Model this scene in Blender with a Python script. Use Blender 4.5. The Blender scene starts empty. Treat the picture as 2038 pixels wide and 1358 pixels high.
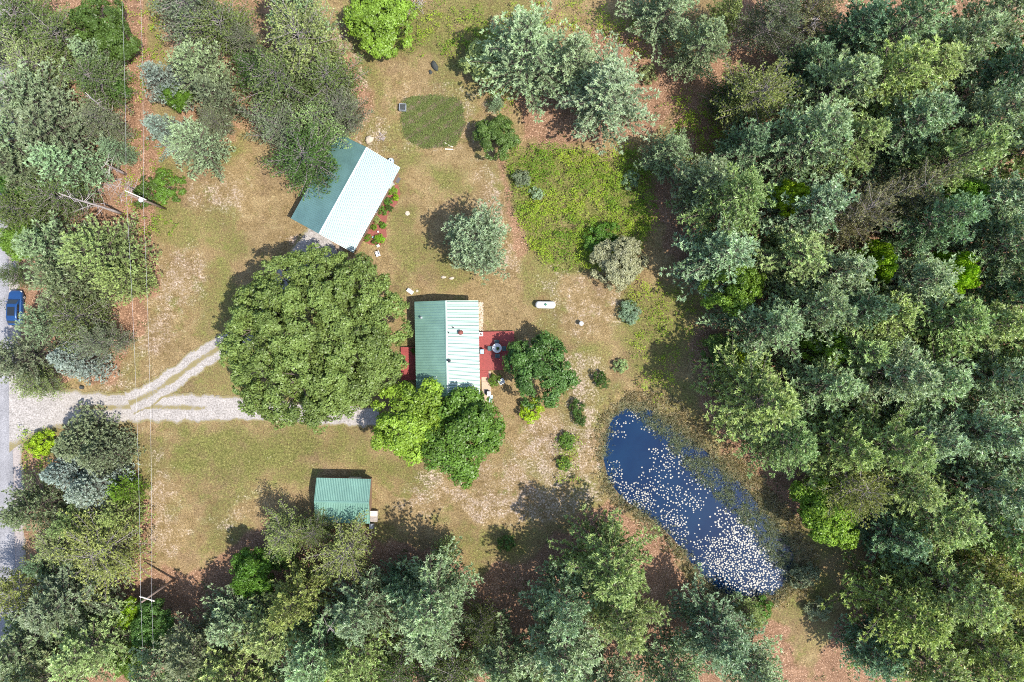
import bpy, math, random
import numpy as np
from mathutils import Vector

# ------------------------------------------------------------------ scene, camera, light
sc = bpy.context.scene
COL = sc.collection
H = 90.0            # camera height (m)
K = 15.0            # photo pixels per metre on the ground
CX, CY = 1019.0, 679.0

cam_d = bpy.data.cameras.new('camera')
cam_d.sensor_width = 36.0
cam_d.lens = 36.0 * K * H / 2038.0
cam_d.clip_end = 3000.0
cam = bpy.data.objects.new('camera', cam_d)
cam.location = (0, 0, H)
COL.objects.link(cam)
sc.camera = cam

SUN_EL = math.radians(60.0)
SUN_H = Vector((0.868, -0.496, 0)).normalized()
SUN_DIR = Vector((SUN_H.x * math.cos(SUN_EL), SUN_H.y * math.cos(SUN_EL), math.sin(SUN_EL)))
world = bpy.data.worlds.new('World')
sc.world = world
world.use_nodes = True
wn = world.node_tree
bg = wn.nodes['Background']
sky = wn.nodes.new('ShaderNodeTexSky')
sky.sky_type = 'NISHITA'
sky.sun_disc = False
sky.sun_elevation = SUN_EL
sky.sun_rotation = math.atan2(SUN_H.x, SUN_H.y)
wn.links.new(sky.outputs[0], bg.inputs[0])
bg.inputs[1].default_value = 0.15
sun_d = bpy.data.lights.new('sun', 'SUN')
sun_d.energy = 3.5
sun_d.angle = math.radians(0.5)
sun_d.color = (1.0, 0.955, 0.89)
sun = bpy.data.objects.new('sun', sun_d)
sun.rotation_euler = SUN_DIR.to_track_quat('Z', 'Y').to_euler()
sun.location = (60, -35, 100)
COL.objects.link(sun)
sc.view_settings.view_transform = 'Standard'
sc.view_settings.look = 'None'
sc.view_settings.exposure = 0.98
sc.view_settings.gamma = 1.0
sc.view_settings.use_curve_mapping = False
sc.cycles.max_bounces = 4
sc.cycles.use_denoising = False
sc.cycles.filter_width = 1.0
sc.cycles.diffuse_bounces = 2
sc.cycles.glossy_bounces = 2
sc.cycles.transmission_bounces = 2

rng = np.random.default_rng(7)
random.seed(7)


def gp(px, py, z=0.0):
    """photo pixel -> world point lying at height z"""
    s = (H - z) / H / K
    return ((px - CX) * s, (CY - py) * s, z)


# ------------------------------------------------------------------ numpy helpers
_tab = np.random.default_rng(99).random((8, 256, 256)).astype(np.float32)


def vnoise(x, y, seed=0):
    t = _tab[seed % 8]
    xi = np.floor(x).astype(int); yi = np.floor(y).astype(int)
    fx = x - xi; fy = y - yi
    fx = fx * fx * (3 - 2 * fx); fy = fy * fy * (3 - 2 * fy)
    a = t[xi & 255, yi & 255]; b = t[(xi + 1) & 255, yi & 255]
    c = t[xi & 255, (yi + 1) & 255]; d = t[(xi + 1) & 255, (yi + 1) & 255]
    return (a * (1 - fx) + b * fx) * (1 - fy) + (c * (1 - fx) + d * fx) * fy


def fbm(x, y, seed=0, octv=4):
    s = np.zeros_like(x, dtype=float); a = 0.5; n = 0
    for i in range(octv):
        s += a * vnoise(x + 17.3 * i, y - 9.1 * i, seed + i); n += a
        x = x * 2.03; y = y * 2.03; a *= 0.5
    return s / n


def poly_sd(px, py, poly):
    """signed distance in pixels, positive inside"""
    P = np.asarray(poly, float)
    d = np.full(px.shape, 1e9); inside = np.zeros(px.shape, bool)
    n = len(P)
    for i in range(n):
        ax, ay = P[i]; bx, by = P[(i + 1) % n]
        ex, ey = bx - ax, by - ay
        t = np.clip(((px - ax) * ex + (py - ay) * ey) / (ex * ex + ey * ey + 1e-9), 0, 1)
        d = np.minimum(d, np.hypot(px - ax - t * ex, py - ay - t * ey))
        c = ((ay > py) != (by > py)) & (px < ex * (py - ay) / (ey + 1e-12) + ax)
        inside ^= c
    return np.where(inside, d, -d)


def sstep(a, b, x):
    t = np.clip((x - a) / (b - a), 0, 1)
    return t * t * (3 - 2 * t)


def norm(v):
    return v / (np.linalg.norm(v, axis=-1, keepdims=True) + 1e-9)


# ------------------------------------------------------------------ mesh helpers
def mesh_tris(name, V, T, mat, attrs=None, smooth=False):
    me = bpy.data.meshes.new(name)
    V = np.ascontiguousarray(V, np.float32); T = np.ascontiguousarray(T, np.int32)
    me.vertices.add(len(V)); me.vertices.foreach_set('co', V.ravel())
    me.loops.add(T.size); me.loops.foreach_set('vertex_index', T.ravel())
    me.polygons.add(len(T))
    k = T.shape[1]
    me.polygons.foreach_set('loop_start', np.arange(0, T.size, k, dtype=np.int32))
    me.polygons.foreach_set('loop_total', np.full(len(T), k, np.int32))
    if smooth:
        me.polygons.foreach_set('use_smooth', np.ones(len(T), bool))
    for nm, arr in (attrs or {}).items():
        arr = np.ascontiguousarray(arr, np.float32)
        if arr.ndim == 1:
            a = me.attributes.new(nm, 'FLOAT', 'POINT'); a.data.foreach_set('value', arr)
        else:
            if arr.shape[1] == 3:
                arr = np.concatenate([arr, np.ones((len(arr), 1), np.float32)], 1)
            a = me.attributes.new(nm, 'FLOAT_COLOR', 'POINT'); a.data.foreach_set('color', arr.ravel())
    me.update()
    if mat is not None:
        me.materials.append(mat)
    return me


def link(name, data, parent=None, loc=None, rz=None):
    o = bpy.data.objects.new(name, data)
    COL.objects.link(o)
    if parent is not None:
        o.parent = parent
    if loc is not None:
        o.location = loc
    if rz is not None:
        o.rotation_euler = (0, 0, rz)
    return o


def tag(o, label=None, cat=None, group=None, kind=None):
    if label: o['label'] = label
    if cat: o['category'] = cat
    if group: o['group'] = group
    if kind: o['kind'] = kind
    return o


def thing(name, label, cat, loc=(0, 0, 0), rz=0.0, group=None):
    o = link(name, None, None, loc, rz)
    o.empty_display_size = 0.3
    return tag(o, label, cat, group)


class MB:
    """collects polygons for one mesh"""
    def __init__(s):
        s.v = []; s.f = []; s.sm = []

    def poly(s, pts, smooth=False):
        b = len(s.v); s.v += [tuple(p) for p in pts]
        s.f.append(tuple(range(b, b + len(pts)))); s.sm.append(smooth)
        return s

    def box(s, c, d, rz=0.0, bev=0.0, taper=1.0):
        x, y, z = d[0] / 2, d[1] / 2, d[2] / 2
        ca, sa = math.cos(rz), math.sin(rz)
        def tr(p):
            return (c[0] + p[0] * ca - p[1] * sa, c[1] + p[0] * sa + p[1] * ca, c[2] + p[2])
        if bev <= 0:
            rings = [(-z, 0, 1.0), (z, 0, taper)]
            corner = lambda k, i, t: [(sx * x * t, sy * y * t, k) for sx, sy in ((-1, -1), (1, -1), (1, 1), (-1, 1))]
        else:
            rings = [(-z, bev, 1.0), (-z + bev, 0, 1.0), (z - bev, 0, taper), (z, bev, taper)]
            def corner(k, i, t):
                xx, yy = x * t - i, y * t - i
                return [(-xx + bev, -yy, k), (xx - bev, -yy, k), (xx, -yy + bev, k), (xx, yy - bev, k),
                        (xx - bev, yy, k), (-xx + bev, yy, k), (-xx, yy - bev, k), (-xx, -yy + bev, k)]
        R = []
        for k, i, t in rings:
            b = len(s.v); pts = corner(k, i, t)
            s.v += [tr(p) for p in pts]; R.append((b, len(pts)))
        for (b0, n), (b1, _) in zip(R, R[1:]):
            for i in range(n):
                j = (i + 1) % n
                s.f.append((b0 + i, b0 + j, b1 + j, b1 + i)); s.sm.append(False)
        b, n = R[0]; s.f.append(tuple(b + n - 1 - i for i in range(n))); s.sm.append(False)
        b, n = R[-1]; s.f.append(tuple(b + i for i in range(n))); s.sm.append(False)
        return s

    def tube(s, pts, rad, n=6, caps=True, smooth=True):
        """tapered tube through pts; rad one value or a list"""
        m = len(pts)
        rad = [rad] * m if not hasattr(rad, '__len__') else rad
        P = [Vector(p) for p in pts]
        base = len(s.v)
        u = None
        for i in range(m):
            d = (P[min(i + 1, m - 1)] - P[max(i - 1, 0)])
            if d.length < 1e-9: d = Vector((0, 0, 1))
            d.normalize()
            if u is None:
                a = Vector((1, 0, 0)) if abs(d.x) < 0.9 else Vector((0, 1, 0))
                u = d.cross(a).normalized()
            else:
                u = (u - d * u.dot(d)).normalized()
            w = d.cross(u)
            for k in range(n):
                t = 2 * math.pi * k / n
                q = P[i] + (u * math.cos(t) + w * math.sin(t)) * rad[i]
                s.v.append(tuple(q))
        for i in range(m - 1):
            for k in range(n):
                k2 = (k + 1) % n
                a, b = base + i * n, base + (i + 1) * n
                s.f.append((a + k, a + k2, b + k2, b + k)); s.sm.append(smooth)
        if caps:
            s.f.append(tuple(base + n - 1 - k for k in range(n))); s.sm.append(False)
            s.f.append(tuple(base + (m - 1) * n + k for k in range(n))); s.sm.append(False)
        return s

    def lathe(s, prof, n=16, c=(0, 0, 0), smooth=True, wob=None):
        base = len(s.v)
        for r, z in prof:
            for k in range(n):
                t = 2 * math.pi * k / n
                rr = r * (1 + (wob[k % len(wob)] if wob else 0))
                s.v.append((c[0] + rr * math.cos(t), c[1] + rr * math.sin(t), c[2] + z))
        m = len(prof)
        for i in range(m - 1):
            for k in range(n):
                k2 = (k + 1) % n
                a, b = base + i * n, base + (i + 1) * n
                s.f.append((a + k, a + k2, b + k2, b + k)); s.sm.append(smooth)
        s.f.append(tuple(base + n - 1 - k for k in range(n))); s.sm.append(False)
        s.f.append(tuple(base + (m - 1) * n + k for k in range(n))); s.sm.append(False)
        return s

    def mesh(s, name, mat):
        me = bpy.data.meshes.new(name)
        me.from_pydata(s.v, [], s.f)
        me.polygons.foreach_set('use_smooth', s.sm)
        if mat is not None:
            me.materials.append(mat)
        me.update()
        return me

    def build(s, name, mat, parent=None, loc=None, rz=None):
        return link(name, s.mesh(name, mat), parent, loc, rz)


# ------------------------------------------------------------------ materials
class NT:
    def __init__(s, name):
        s.m = bpy.data.materials.new(name); s.m.use_nodes = True
        s.t = s.m.node_tree; s.n = s.t.nodes; s.l = s.t.links
        s.b = s.n['Principled BSDF']; s.out = s.n['Material Output']

    def add(s, typ, **kw):
        n = s.n.new(typ)
        for k, v in kw.items():
            setattr(n, k, v)
        return n

    def set(s, node, **kw):
        for k, v in kw.items():
            node.inputs[k.replace('_', ' ')].default_value = v
        return node

    def noise(s, scale, detail=3.0, rough=0.6, coord='Object', dist=0.0, dim='3D'):
        c = s.coord(coord)
        n = s.add('ShaderNodeTexNoise')
        n.inputs['Scale'].default_value = scale
        n.inputs['Detail'].default_value = detail
        n.inputs['Roughness'].default_value = rough
        n.inputs['Distortion'].default_value = dist
        s.l.new(c, n.inputs['Vector'])
        return n.outputs['Fac']

    def coord(s, which='Object'):
        if not hasattr(s, '_c'):
            s._c = s.add('ShaderNodeTexCoord'); s._g = s.add('ShaderNodeNewGeometry')
        return s._g.outputs['Position'] if which == 'World' else s._c.outputs[which]

    def ramp(s, fac, stops, interp='LINEAR'):
        r = s.add('ShaderNodeValToRGB')
        r.color_ramp.interpolation = interp
        e = r.color_ramp.elements
        while len(e) < len(stops):
            e.new(0.5)
        for i, (p, c) in enumerate(stops):
            e[i].position = p
            e[i].color = (c, c, c, 1) if not hasattr(c, '__len__') else (*c, 1)
        s.l.new(fac, r.inputs[0])
        return r.outputs[0]

    def math(s, op, a, b=None, clamp=False):
        m = s.add('ShaderNodeMath', operation=op, use_clamp=clamp)
        for i, v in enumerate((a, b)):
            if v is None: continue
            if isinstance(v, (int, float)): m.inputs[i].default_value = v
            else: s.l.new(v, m.inputs[i])
        return m.outputs[0]

    def mix(s, fac, a, b, blend='MIX'):
        m = s.add('ShaderNodeMix', data_type='RGBA', blend_type=blend)
        for sock, v in ((m.inputs[0], fac), (m.inputs[6], a), (m.inputs[7], b)):
            if isinstance(v, (int, float)): sock.default_value = v
            elif isinstance(v, (tuple, list)): sock.default_value = (*v, 1)
            else: s.l.new(v, sock)
        return m.outputs[2]

    def attr(s, name, out='Color'):
        a = s.add('ShaderNodeAttribute', attribute_name=name)
        return a.outputs[out]

    def bump(s, h, strength=0.5, dist=0.05):
        b = s.add('ShaderNodeBump')
        b.inputs['Strength'].default_value = strength
        b.inputs['Distance'].default_value = dist
        s.l.new(h, b.inputs['Height']); s.l.new(b.outputs[0], s.b.inputs['Normal'])

    def col(s, c):
        if isinstance(c, (tuple, list)): s.b.inputs['Base Color'].default_value = (*c, 1)
        else: s.l.new(c, s.b.inputs['Base Color'])
        return s


def simple(name, col, rough=0.6, metal=0.0, var=0.18, scale=4.0, spec=0.5, bump=0.0):
    t = NT(name)
    n = t.noise(scale, 4, 0.65, 'World' if name == 'lily_pad' else 'Object')
    f = t.ramp(n, [(0.3, 1 - var), (0.7, 1 + var)])
    t.col(t.mix(1.0, col, f, 'MULTIPLY'))
    t.b.inputs['Roughness'].default_value = rough
    t.b.inputs['Metallic'].default_value = metal
    t.b.inputs['Specular IOR Level'].default_value = spec
    if bump: t.bump(n, bump, 0.03)
    return t.m


def foliage_mat(name, rough=0.5, trans=0.3, vcol=False, lo=0.55, hi=1.35, spec=0.4):
    t = NT(name)
    if vcol:
        base = t.attr('tint')
    else:
        oi = t.add('ShaderNodeObjectInfo')
        hs = t.add('ShaderNodeHueSaturation')
        t.l.new(oi.outputs['Color'], hs.inputs['Color'])
        t.l.new(t.math('ADD', t.math('MULTIPLY', oi.outputs['Random'], 0.03), 0.485), hs.inputs['Hue'])
        base = hs.outputs[0]
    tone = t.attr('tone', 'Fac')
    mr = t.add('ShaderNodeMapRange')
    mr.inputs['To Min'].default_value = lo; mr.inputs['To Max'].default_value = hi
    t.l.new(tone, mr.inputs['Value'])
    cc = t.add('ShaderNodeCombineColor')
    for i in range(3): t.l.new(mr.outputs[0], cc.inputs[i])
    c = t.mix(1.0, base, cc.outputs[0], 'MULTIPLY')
    t.col(c)
    t.b.inputs['Roughness'].default_value = rough
    t.b.inputs['Specular IOR Level'].default_value = spec
    tr = t.add('ShaderNodeBsdfTranslucent')
    t.l.new(t.mix(1.0, c, (1.15, 1.2, 0.6), 'MULTIPLY'), tr.inputs['Color'])
    ms = t.add('ShaderNodeMixShader'); ms.inputs[0].default_value = trans
    t.l.new(t.b.outputs[0], ms.inputs[1]); t.l.new(tr.outputs[0], ms.inputs[2])
    t.l.new(ms.outputs[0], t.out.inputs['Surface'])
    return t.m


M = {}
M['needle'] = foliage_mat('pine_needles', 0.42, 0.30, lo=0.4, hi=1.6, spec=0.45)
M['leaf'] = foliage_mat('broad_leaves', 0.42, 0.3, lo=0.4, hi=1.55, spec=0.4)
M['plants'] = foliage_mat('ground_plants', 0.6, 0.3, vcol=True, lo=0.65, hi=1.3, spec=0.3)
M['bark'] = simple('bark', (0.13, 0.10, 0.08), 0.9, var=0.35, scale=9)
M['greybark'] = simple('grey_bark', (0.27, 0.235, 0.215), 0.9, var=0.35, scale=9)
M['deadwood'] = simple('dead_wood', (0.42, 0.36, 0.34), 0.85, var=0.3, scale=7)


# roofing: one coil-coated green metal everywhere; the sun-facing slopes glare
def roof_mat(name, col, rough=0.36, ior=1.9):
    t = NT(name)
    n1 = t.noise(0.5, 4, 0.6); n2 = t.noise(5.0, 3, 0.7)
    f = t.ramp(n1, [(0.3, 0.85), (0.7, 1.12)])
    f2 = t.ramp(n2, [(0.35, 0.93), (0.65, 1.06)])
    t.col(t.mix(1.0, t.mix(1.0, col, f, 'MULTIPLY'), f2, 'MULTIPLY'))
    t.b.inputs['Metallic'].default_value = 0.0
    t.b.inputs['IOR'].default_value = ior
    t.l.new(t.ramp(n1, [(0.2, rough - 0.05), (0.8, rough + 0.08)]), t.b.inputs['Roughness'])
    t.bump(n1, 0.25, 0.04)
    return t.m


M['roof_house'] = roof_mat('green_metal_roof', (0.115, 0.225, 0.165), 0.42, 2.45)
M['roof_garage'] = roof_mat('teal_metal_roof', (0.10, 0.20, 0.185), 0.40, 2.3)
M['roof_shed'] = roof_mat('pale_green_metal_roof', (0.12, 0.25, 0.19), 0.45)
M['siding'] = simple('cream_siding', (0.55, 0.50, 0.42), 0.7, var=0.1)
M['siding_brown'] = simple('brown_siding', (0.24, 0.15, 0.10), 0.75, var=0.2)
M['white'] = simple('white_paint', (0.62, 0.62, 0.60), 0.45, var=0.06)
M['dark'] = simple('dark_metal', (0.03, 0.03, 0.035), 0.5, var=0.2)
M['mat'] = simple('grey_mat', (0.10, 0.10, 0.105), 0.95, var=0.25, scale=20)
M['glass'] = simple('dark_glass', (0.02, 0.025, 0.03), 0.08, var=0.05)
M['deck'] = simple('red_stain', (0.27, 0.042, 0.034), 0.6, var=0.28, scale=6)
M['concrete'] = simple('tan_concrete', (0.46, 0.34, 0.24), 0.9, var=0.16, scale=8, bump=0.2)
M['teal'] = simple('dark_teal_plastic', (0.045, 0.10, 0.10), 0.5)
M['wood'] = simple('grey_wood', (0.34, 0.29, 0.25), 0.85, var=0.3, scale=5)
M['palewood'] = simple('pale_wood', (0.62, 0.56, 0.47), 0.8, var=0.2, scale=5)
M['galv'] = simple('galvanised', (0.42, 0.44, 0.46), 0.4, metal=0.5, var=0.15)
M['bluewhite'] = simple('blue_white_plastic', (0.42, 0.56, 0.68), 0.4, var=0.15)
M['stone'] = simple('pale_stone', (0.46, 0.39, 0.30), 0.9, var=0.2, scale=3, bump=0.5)
M['darkstone'] = simple('dark_stone', (0.045, 0.05, 0.045), 0.85, var=0.4, scale=5, bump=0.5)
M['mulch'] = simple('red_mulch', (0.23, 0.075, 0.055), 0.95, var=0.5, scale=14, bump=0.8)
M['tank_green'] = simple('green_cap', (0.03, 0.17, 0.09), 0.4)
M['carblue'] = simple('blue_car_paint', (0.02, 0.07, 0.20), 0.25, metal=0.25, var=0.05)
M['rubber'] = simple('rubber', (0.02, 0.02, 0.02), 0.9)
M['wire'] = simple('aluminium_wire', (0.55, 0.55, 0.55), 0.5)
M['creosote'] = simple('pole_wood', (0.26, 0.19, 0.15), 0.9, var=0.3, scale=6)
M['brick_red'] = simple('chimney_red', (0.2, 0.06, 0.045), 0.8)
M['lawnpad'] = simple('lily_pad', (0.30, 0.285, 0.24), 0.45, var=0.5, scale=2.2, spec=0.4)

# ------------------------------------------------------------------ ground regions (photo pixels)
POND = [(1243, 808), (1292, 812), (1332, 838), (1378, 874), (1428, 915), (1488, 972), (1548, 1042), (1586, 1105), (1584, 1150),
        (1545, 1190), (1480, 1200), (1425, 1180), (1388, 1145), (1362, 1105), (1335, 1072), (1285, 1030), (1240, 998),
        (1210, 962), (1199, 915), (1202, 870), (1216, 832)]
LITTER = [
    ([(-80, -80), (262, -80), (300, 120), (318, 300), (300, 430), (312, 560), (285, 660), (225, 760), (95, 765), (40, 760), (-80, 760)], 18, 1.0),
    ([(60, 900), (270, 930), (310, 1040), (300, 1100), (235, 1110), (370, 1130), (470, 1090), (540, 1040), (620, 1050), (760, 1075),
      (860, 1090), (950, 1150), (1080, 1095), (1180, 1010), (1240, 1010), (1330, 1080), (1400, 1190), (1540, 1230), (1640, 1400), (30, 1400)], 22, 1.0),
    ([(1420, 560), (1480, 640), (1380, 720), (1390, 800), (1450, 930), (1600, 1030), (1720, 1090), (1690, 1200), (1640, 1300), (1560, 1420),
      (2150, 1420), (2150, -80), (1480, -80), (1400, 120), (1330, 250), (1300, 420), (1340, 540)], 25, 1.0),
    ([(1210, 60), (1320, 60), (1380, 160), (1330, 250), (1250, 270), (1190, 290), (1040, 280), (1020, 200), (1150, 60)], 20, 0.85),
    ([(300, -60), (560, -60), (640, 60), (560, 300), (480, 280), (400, 340), (300, 300), (350, 160)], 25, 0.55),
    ([(560, 60), (720, 110), (735, 220), (690, 275), (590, 330), (500, 260)], 20, 0.75),
    ([(1385, 640), (1430, 640), (1440, 700), (1400, 730), (1370, 690)], 15, 0.9),
    ([(985, 300), (1005, 300), (1030, 420), (1060, 500), (1030, 525), (1000, 430)], 10, 0.6),
]
SAND = [
    ([(380, 360), (470, 330), (480, 420), (400, 450)], 30, 0.55),
    ([(300, 520), (400, 480), (440, 560), (360, 660), (270, 760), (190, 790), (240, 700), (290, 620)], 40, 0.55),
    ([(290, 900), (330, 880), (350, 1000), (380, 1060), (330, 1110), (285, 1110)], 35, 0.55),
    ([(640, 30), (680, 60), (740, 150), (745, 240), (720, 300), (700, 280), (720, 200), (660, 100)], 15, 0.7),
    ([(800, 170), (960, 160), (990, 230), (930, 300), (780, 310), (780, 200)], 20, 0.35),
    ([(940, 310), (990, 310), (1010, 420), (1040, 520), (1010, 560), (950, 410)], 18, 0.5),
    ([(1050, 530), (1230, 560), (1260, 620), (1150, 700), (1070, 640)], 30, 0.4),
    ([(1130, 700), (1210, 690), (1200, 800), (1180, 960), (1100, 990), (1000, 980), (900, 960), (850, 1020), (800, 1000), (850, 930), (1020, 920), (1040, 830), (1110, 820)], 35, 0.6),
    ([(880, 980), (1000, 960), (1180, 950), (1200, 1000), (1100, 1040), (940, 1040)], 25, 0.6),
    ([(700, 240), (770, 230), (790, 300), (730, 300)], 15, 0.7),
    ([(560, 470), (640, 455), (700, 500), (640, 540), (590, 520)], 12, 0.9),
    ([(1240, 180), (1320, 190), (1320, 240), (1270, 260)], 15, 0.6),
    ([(255, 150), (300, 150), (310, 250), (260, 260)], 15, 0.5),
    ([(410, 1040), (500, 960), (520, 1000), (440, 1080)], 25, 0.45),
]
GREEN = [
    ([(340, 840), (640, 850), (720, 870), (740, 920), (600, 950), (450, 980), (350, 930)], 40, 0.8),
    ([(1010, 300), (1080, 300), (1200, 310), (1270, 300), (1290, 430), (1250, 520), (1120, 540), (1060, 500), (1020, 420)], 15, 1.0),
    ([(680, 0), (960, 0), (1000, 60), (960, 160), (860, 120), (760, 110), (690, 60)], 25, 0.75),
    ([(700, 900), (880, 920), (860, 1000), (740, 940)], 25, 0.7),
    ([(230, 0), (300, 0), (340, 130), (290, 140), (250, 100)], 18, 0.55),
    ([(290, 280), (350, 330), (330, 460), (290, 460)], 18, 0.6),
    ([(1230, 560), (1380, 580), (1400, 680), (1300, 770), (1230, 700)], 25, 0.7),
    ([(1330, 200), (1460, 230), (1420, 340), (1330, 300)], 20, 0.8),
    ([(60, 850), (110, 850), (110, 920), (60, 930)], 12, 0.8),
    ([(1100, 870), (1150, 870), (1150, 960), (1105, 960)], 12, 0.7),
    ([(850, 330), (920, 330), (920, 390), (860, 400)], 18, 0.7),
    ([(1540, 950), (1640, 1010), (1700, 1100), (1620, 1130), (1520, 1000)], 18, 0.5),
    ([(1520, 1180), (1640, 1180), (1700, 1260), (1600, 1300)], 18, 0.35),
    ([(60, 790), (260, 775), (460, 690), (520, 780), (300, 800)], 10, 0.5),
]
GARDEN = [(802, 195), (862, 188), (918, 198), (926, 250), (905, 290), (845, 295), (806, 275), (798, 235)]


def region(px, py, lst, seed, warp=1.0):
    out = np.zeros(px.shape)
    nz = fbm(px / 38, py / 38, seed, 4) - 0.5
    for poly, f, s in lst:
        sd = poly_sd(px, py, poly) + nz * f * 2.6 * warp
        out = np.maximum(out, s * sstep(-f, f, sd))
    return out


def ground_z(px, py):
    sd = poly_sd(px, py, POND)
    bowl = -1.5 * sstep(-14, 45, sd) - 0.12 * sstep(-45, -8, sd)
    return bowl + (fbm(px / 130, py / 130, 3, 3) - 0.5) * 0.25 * sstep(0, 60, -sd)


# ------------------------------------------------------------------ ground sheet
def axis(lo, hi, step, far):
    a = np.arange(lo, hi + step, step)
    out, d = [], step
    x = lo
    while x > -far:
        d *= 1.6; x -= d; out.append(x)
    pre = np.array(out[::-1])
    out, d = [], step
    x = a[-1]
    while x < far:
        d *= 1.6; x += d; out.append(x)
    return np.concatenate([pre, a, np.array(out)])


gx = axis(-78, 78, 0.4, 900); gy = axis(-55, 55, 0.4, 900)
GX, GY = np.meshgrid(gx, gy)
PX, PY = GX * K + CX, CY - GY * K
GZ = ground_z(PX, PY)
litter = region(PX, PY, LITTER, 1)
sand = region(PX, PY, SAND, 2)
green = region(PX, PY, GREEN, 4)
nlow = fbm(PX / 90, PY / 90, 5, 4)
green = np.clip(np.maximum(green, sstep(0.46, 0.66, nlow) * 0.6) * (1 - 0.75 * litter), 0, 1)
far_out = sstep(0, 120, np.maximum(np.abs(GX) * K - 1130, np.abs(GY) * K - 800))
litter = np.maximum(litter, far_out * 0.8)
sdp = poly_sd(PX, PY, POND)
mud = sstep(-12, 8, sdp + (fbm(PX / 20, PY / 20, 6, 3) - 0.5) * 20)
garden = sstep(-6, 6, poly_sd(PX, PY, GARDEN))
nx_, ny_ = len(gx), len(gy)
idx = np.arange(nx_ * ny_).reshape(ny_, nx_)
quads = np.stack([idx[:-1, :-1], idx[:-1, 1:], idx[1:, 1:], idx[1:, :-1]], -1).reshape(-1, 4)
V = np.stack([GX, GY, GZ], -1).reshape(-1, 3)


def ground_mat():
    t = NT('ground')
    pos = 'World'
    m1 = t.attr('mask_a'); m2 = t.attr('mask_b')
    s1 = t.add('ShaderNodeSeparateColor'); t.l.new(m1, s1.inputs[0])
    s2 = t.add('ShaderNodeSeparateColor'); t.l.new(m2, s2.inputs[0])
    fine = t.noise(3.6, 4, 0.8, pos); mid = t.noise(0.62, 6, 0.78, pos); big = t.noise(0.12, 4, 0.6, pos)
    speck = t.noise(6.5, 2, 0.7, pos)
    # masks broken up by noise
    def broken(mask, amt, a=0.36, b=0.64):
        v = t.math('ADD', mask, t.math('MULTIPLY', t.math('SUBTRACT', mid, 0.5), amt))
        v = t.math('ADD', v, t.math('MULTIPLY', t.math('SUBTRACT', fine, 0.5), amt * 0.8))
        return t.ramp(v, [(a, 0.0), (b, 1.0)])
    tan = t.mix(t.ramp(mid, [(0.35, 0.0), (0.65, 1.0)]), (0.185, 0.128, 0.056), (0.325, 0.235, 0.120))
    olive = t.mix(t.ramp(fine, [(0.35, 0.0), (0.65, 1.0)]), (0.088, 0.095, 0.022), (0.205, 0.190, 0.062))
    c = t.mix(broken(s1.outputs[0], 1.9, 0.15, 0.8), tan, olive)
    patch = t.noise(0.2, 5, 0.7, pos)
    c = t.mix(t.ramp(patch, [(0.52, 0.0), (0.68, 0.6)]), c, t.mix(fine, (0.13, 0.08, 0.045), (0.27, 0.18, 0.11)))
    patch2 = t.noise(0.33, 5, 0.75, 'Object')
    c = t.mix(t.ramp(patch2, [(0.55, 0.0), (0.68, 0.75)]), c, t.mix(fine, (0.10, 0.125, 0.028), (0.22, 0.22, 0.06)))
    sandc = t.mix(t.ramp(fine, [(0.4, 0.0), (0.66, 1.0)]), (0.26, 0.18, 0.12), (0.47, 0.38, 0.30))
    c = t.mix(broken(s1.outputs[1], 2.6, 0.45, 0.95), c, sandc)
    litc = t.mix(t.ramp(mid, [(0.3, 0.0), (0.7, 1.0)]), (0.17, 0.092, 0.052), (0.34, 0.20, 0.12))
    litc = t.mix(t.ramp(speck, [(0.58, 0.0), (0.70, 0.7)]), litc, (0.46, 0.33, 0.24))
    c = t.mix(broken(s1.outputs[2], 0.9), c, litc)
    c = t.mix(s2.outputs[0], c, t.mix(fine, (0.05, 0.037, 0.02), (0.12, 0.095, 0.06)))
    c = t.mix(broken(s2.outputs[1], 0.5), c, t.mix(fine, (0.085, 0.075, 0.04), (0.2, 0.155, 0.10)))
    # speckle of dry blades, twigs and sand grains
    c = t.mix(1.0, c, t.ramp(speck, [(0.30, 0.52), (0.48, 0.95), (0.60, 1.12), (0.72, 1.75)]), 'MULTIPLY')
    c = t.mix(1.0, c, t.ramp(fine, [(0.3, 0.72), (0.7, 1.25)]), 'MULTIPLY')
    c = t.mix(1.0, c, t.ramp(big, [(0.3, 0.84), (0.7, 1.12)]), 'MULTIPLY')
    t.col(c)
    t.b.inputs['Roughness'].default_value = 0.95
    t.b.inputs['Specular IOR Level'].default_value = 0.15
    t.bump(fine, 0.9, 0.12)
    return t.m


M['ground'] = ground_mat()
me = mesh_tris('ground', V, quads, M['ground'],
               {'mask_a': np.stack([green, sand, litter], -1).reshape(-1, 3), 'mask_b': np.stack([mud, garden, 0 * mud], -1).reshape(-1, 3)}, smooth=True)
tag(link('ground', me), 'dry lawn and pine litter around the buildings', None, None, 'structure')


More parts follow.
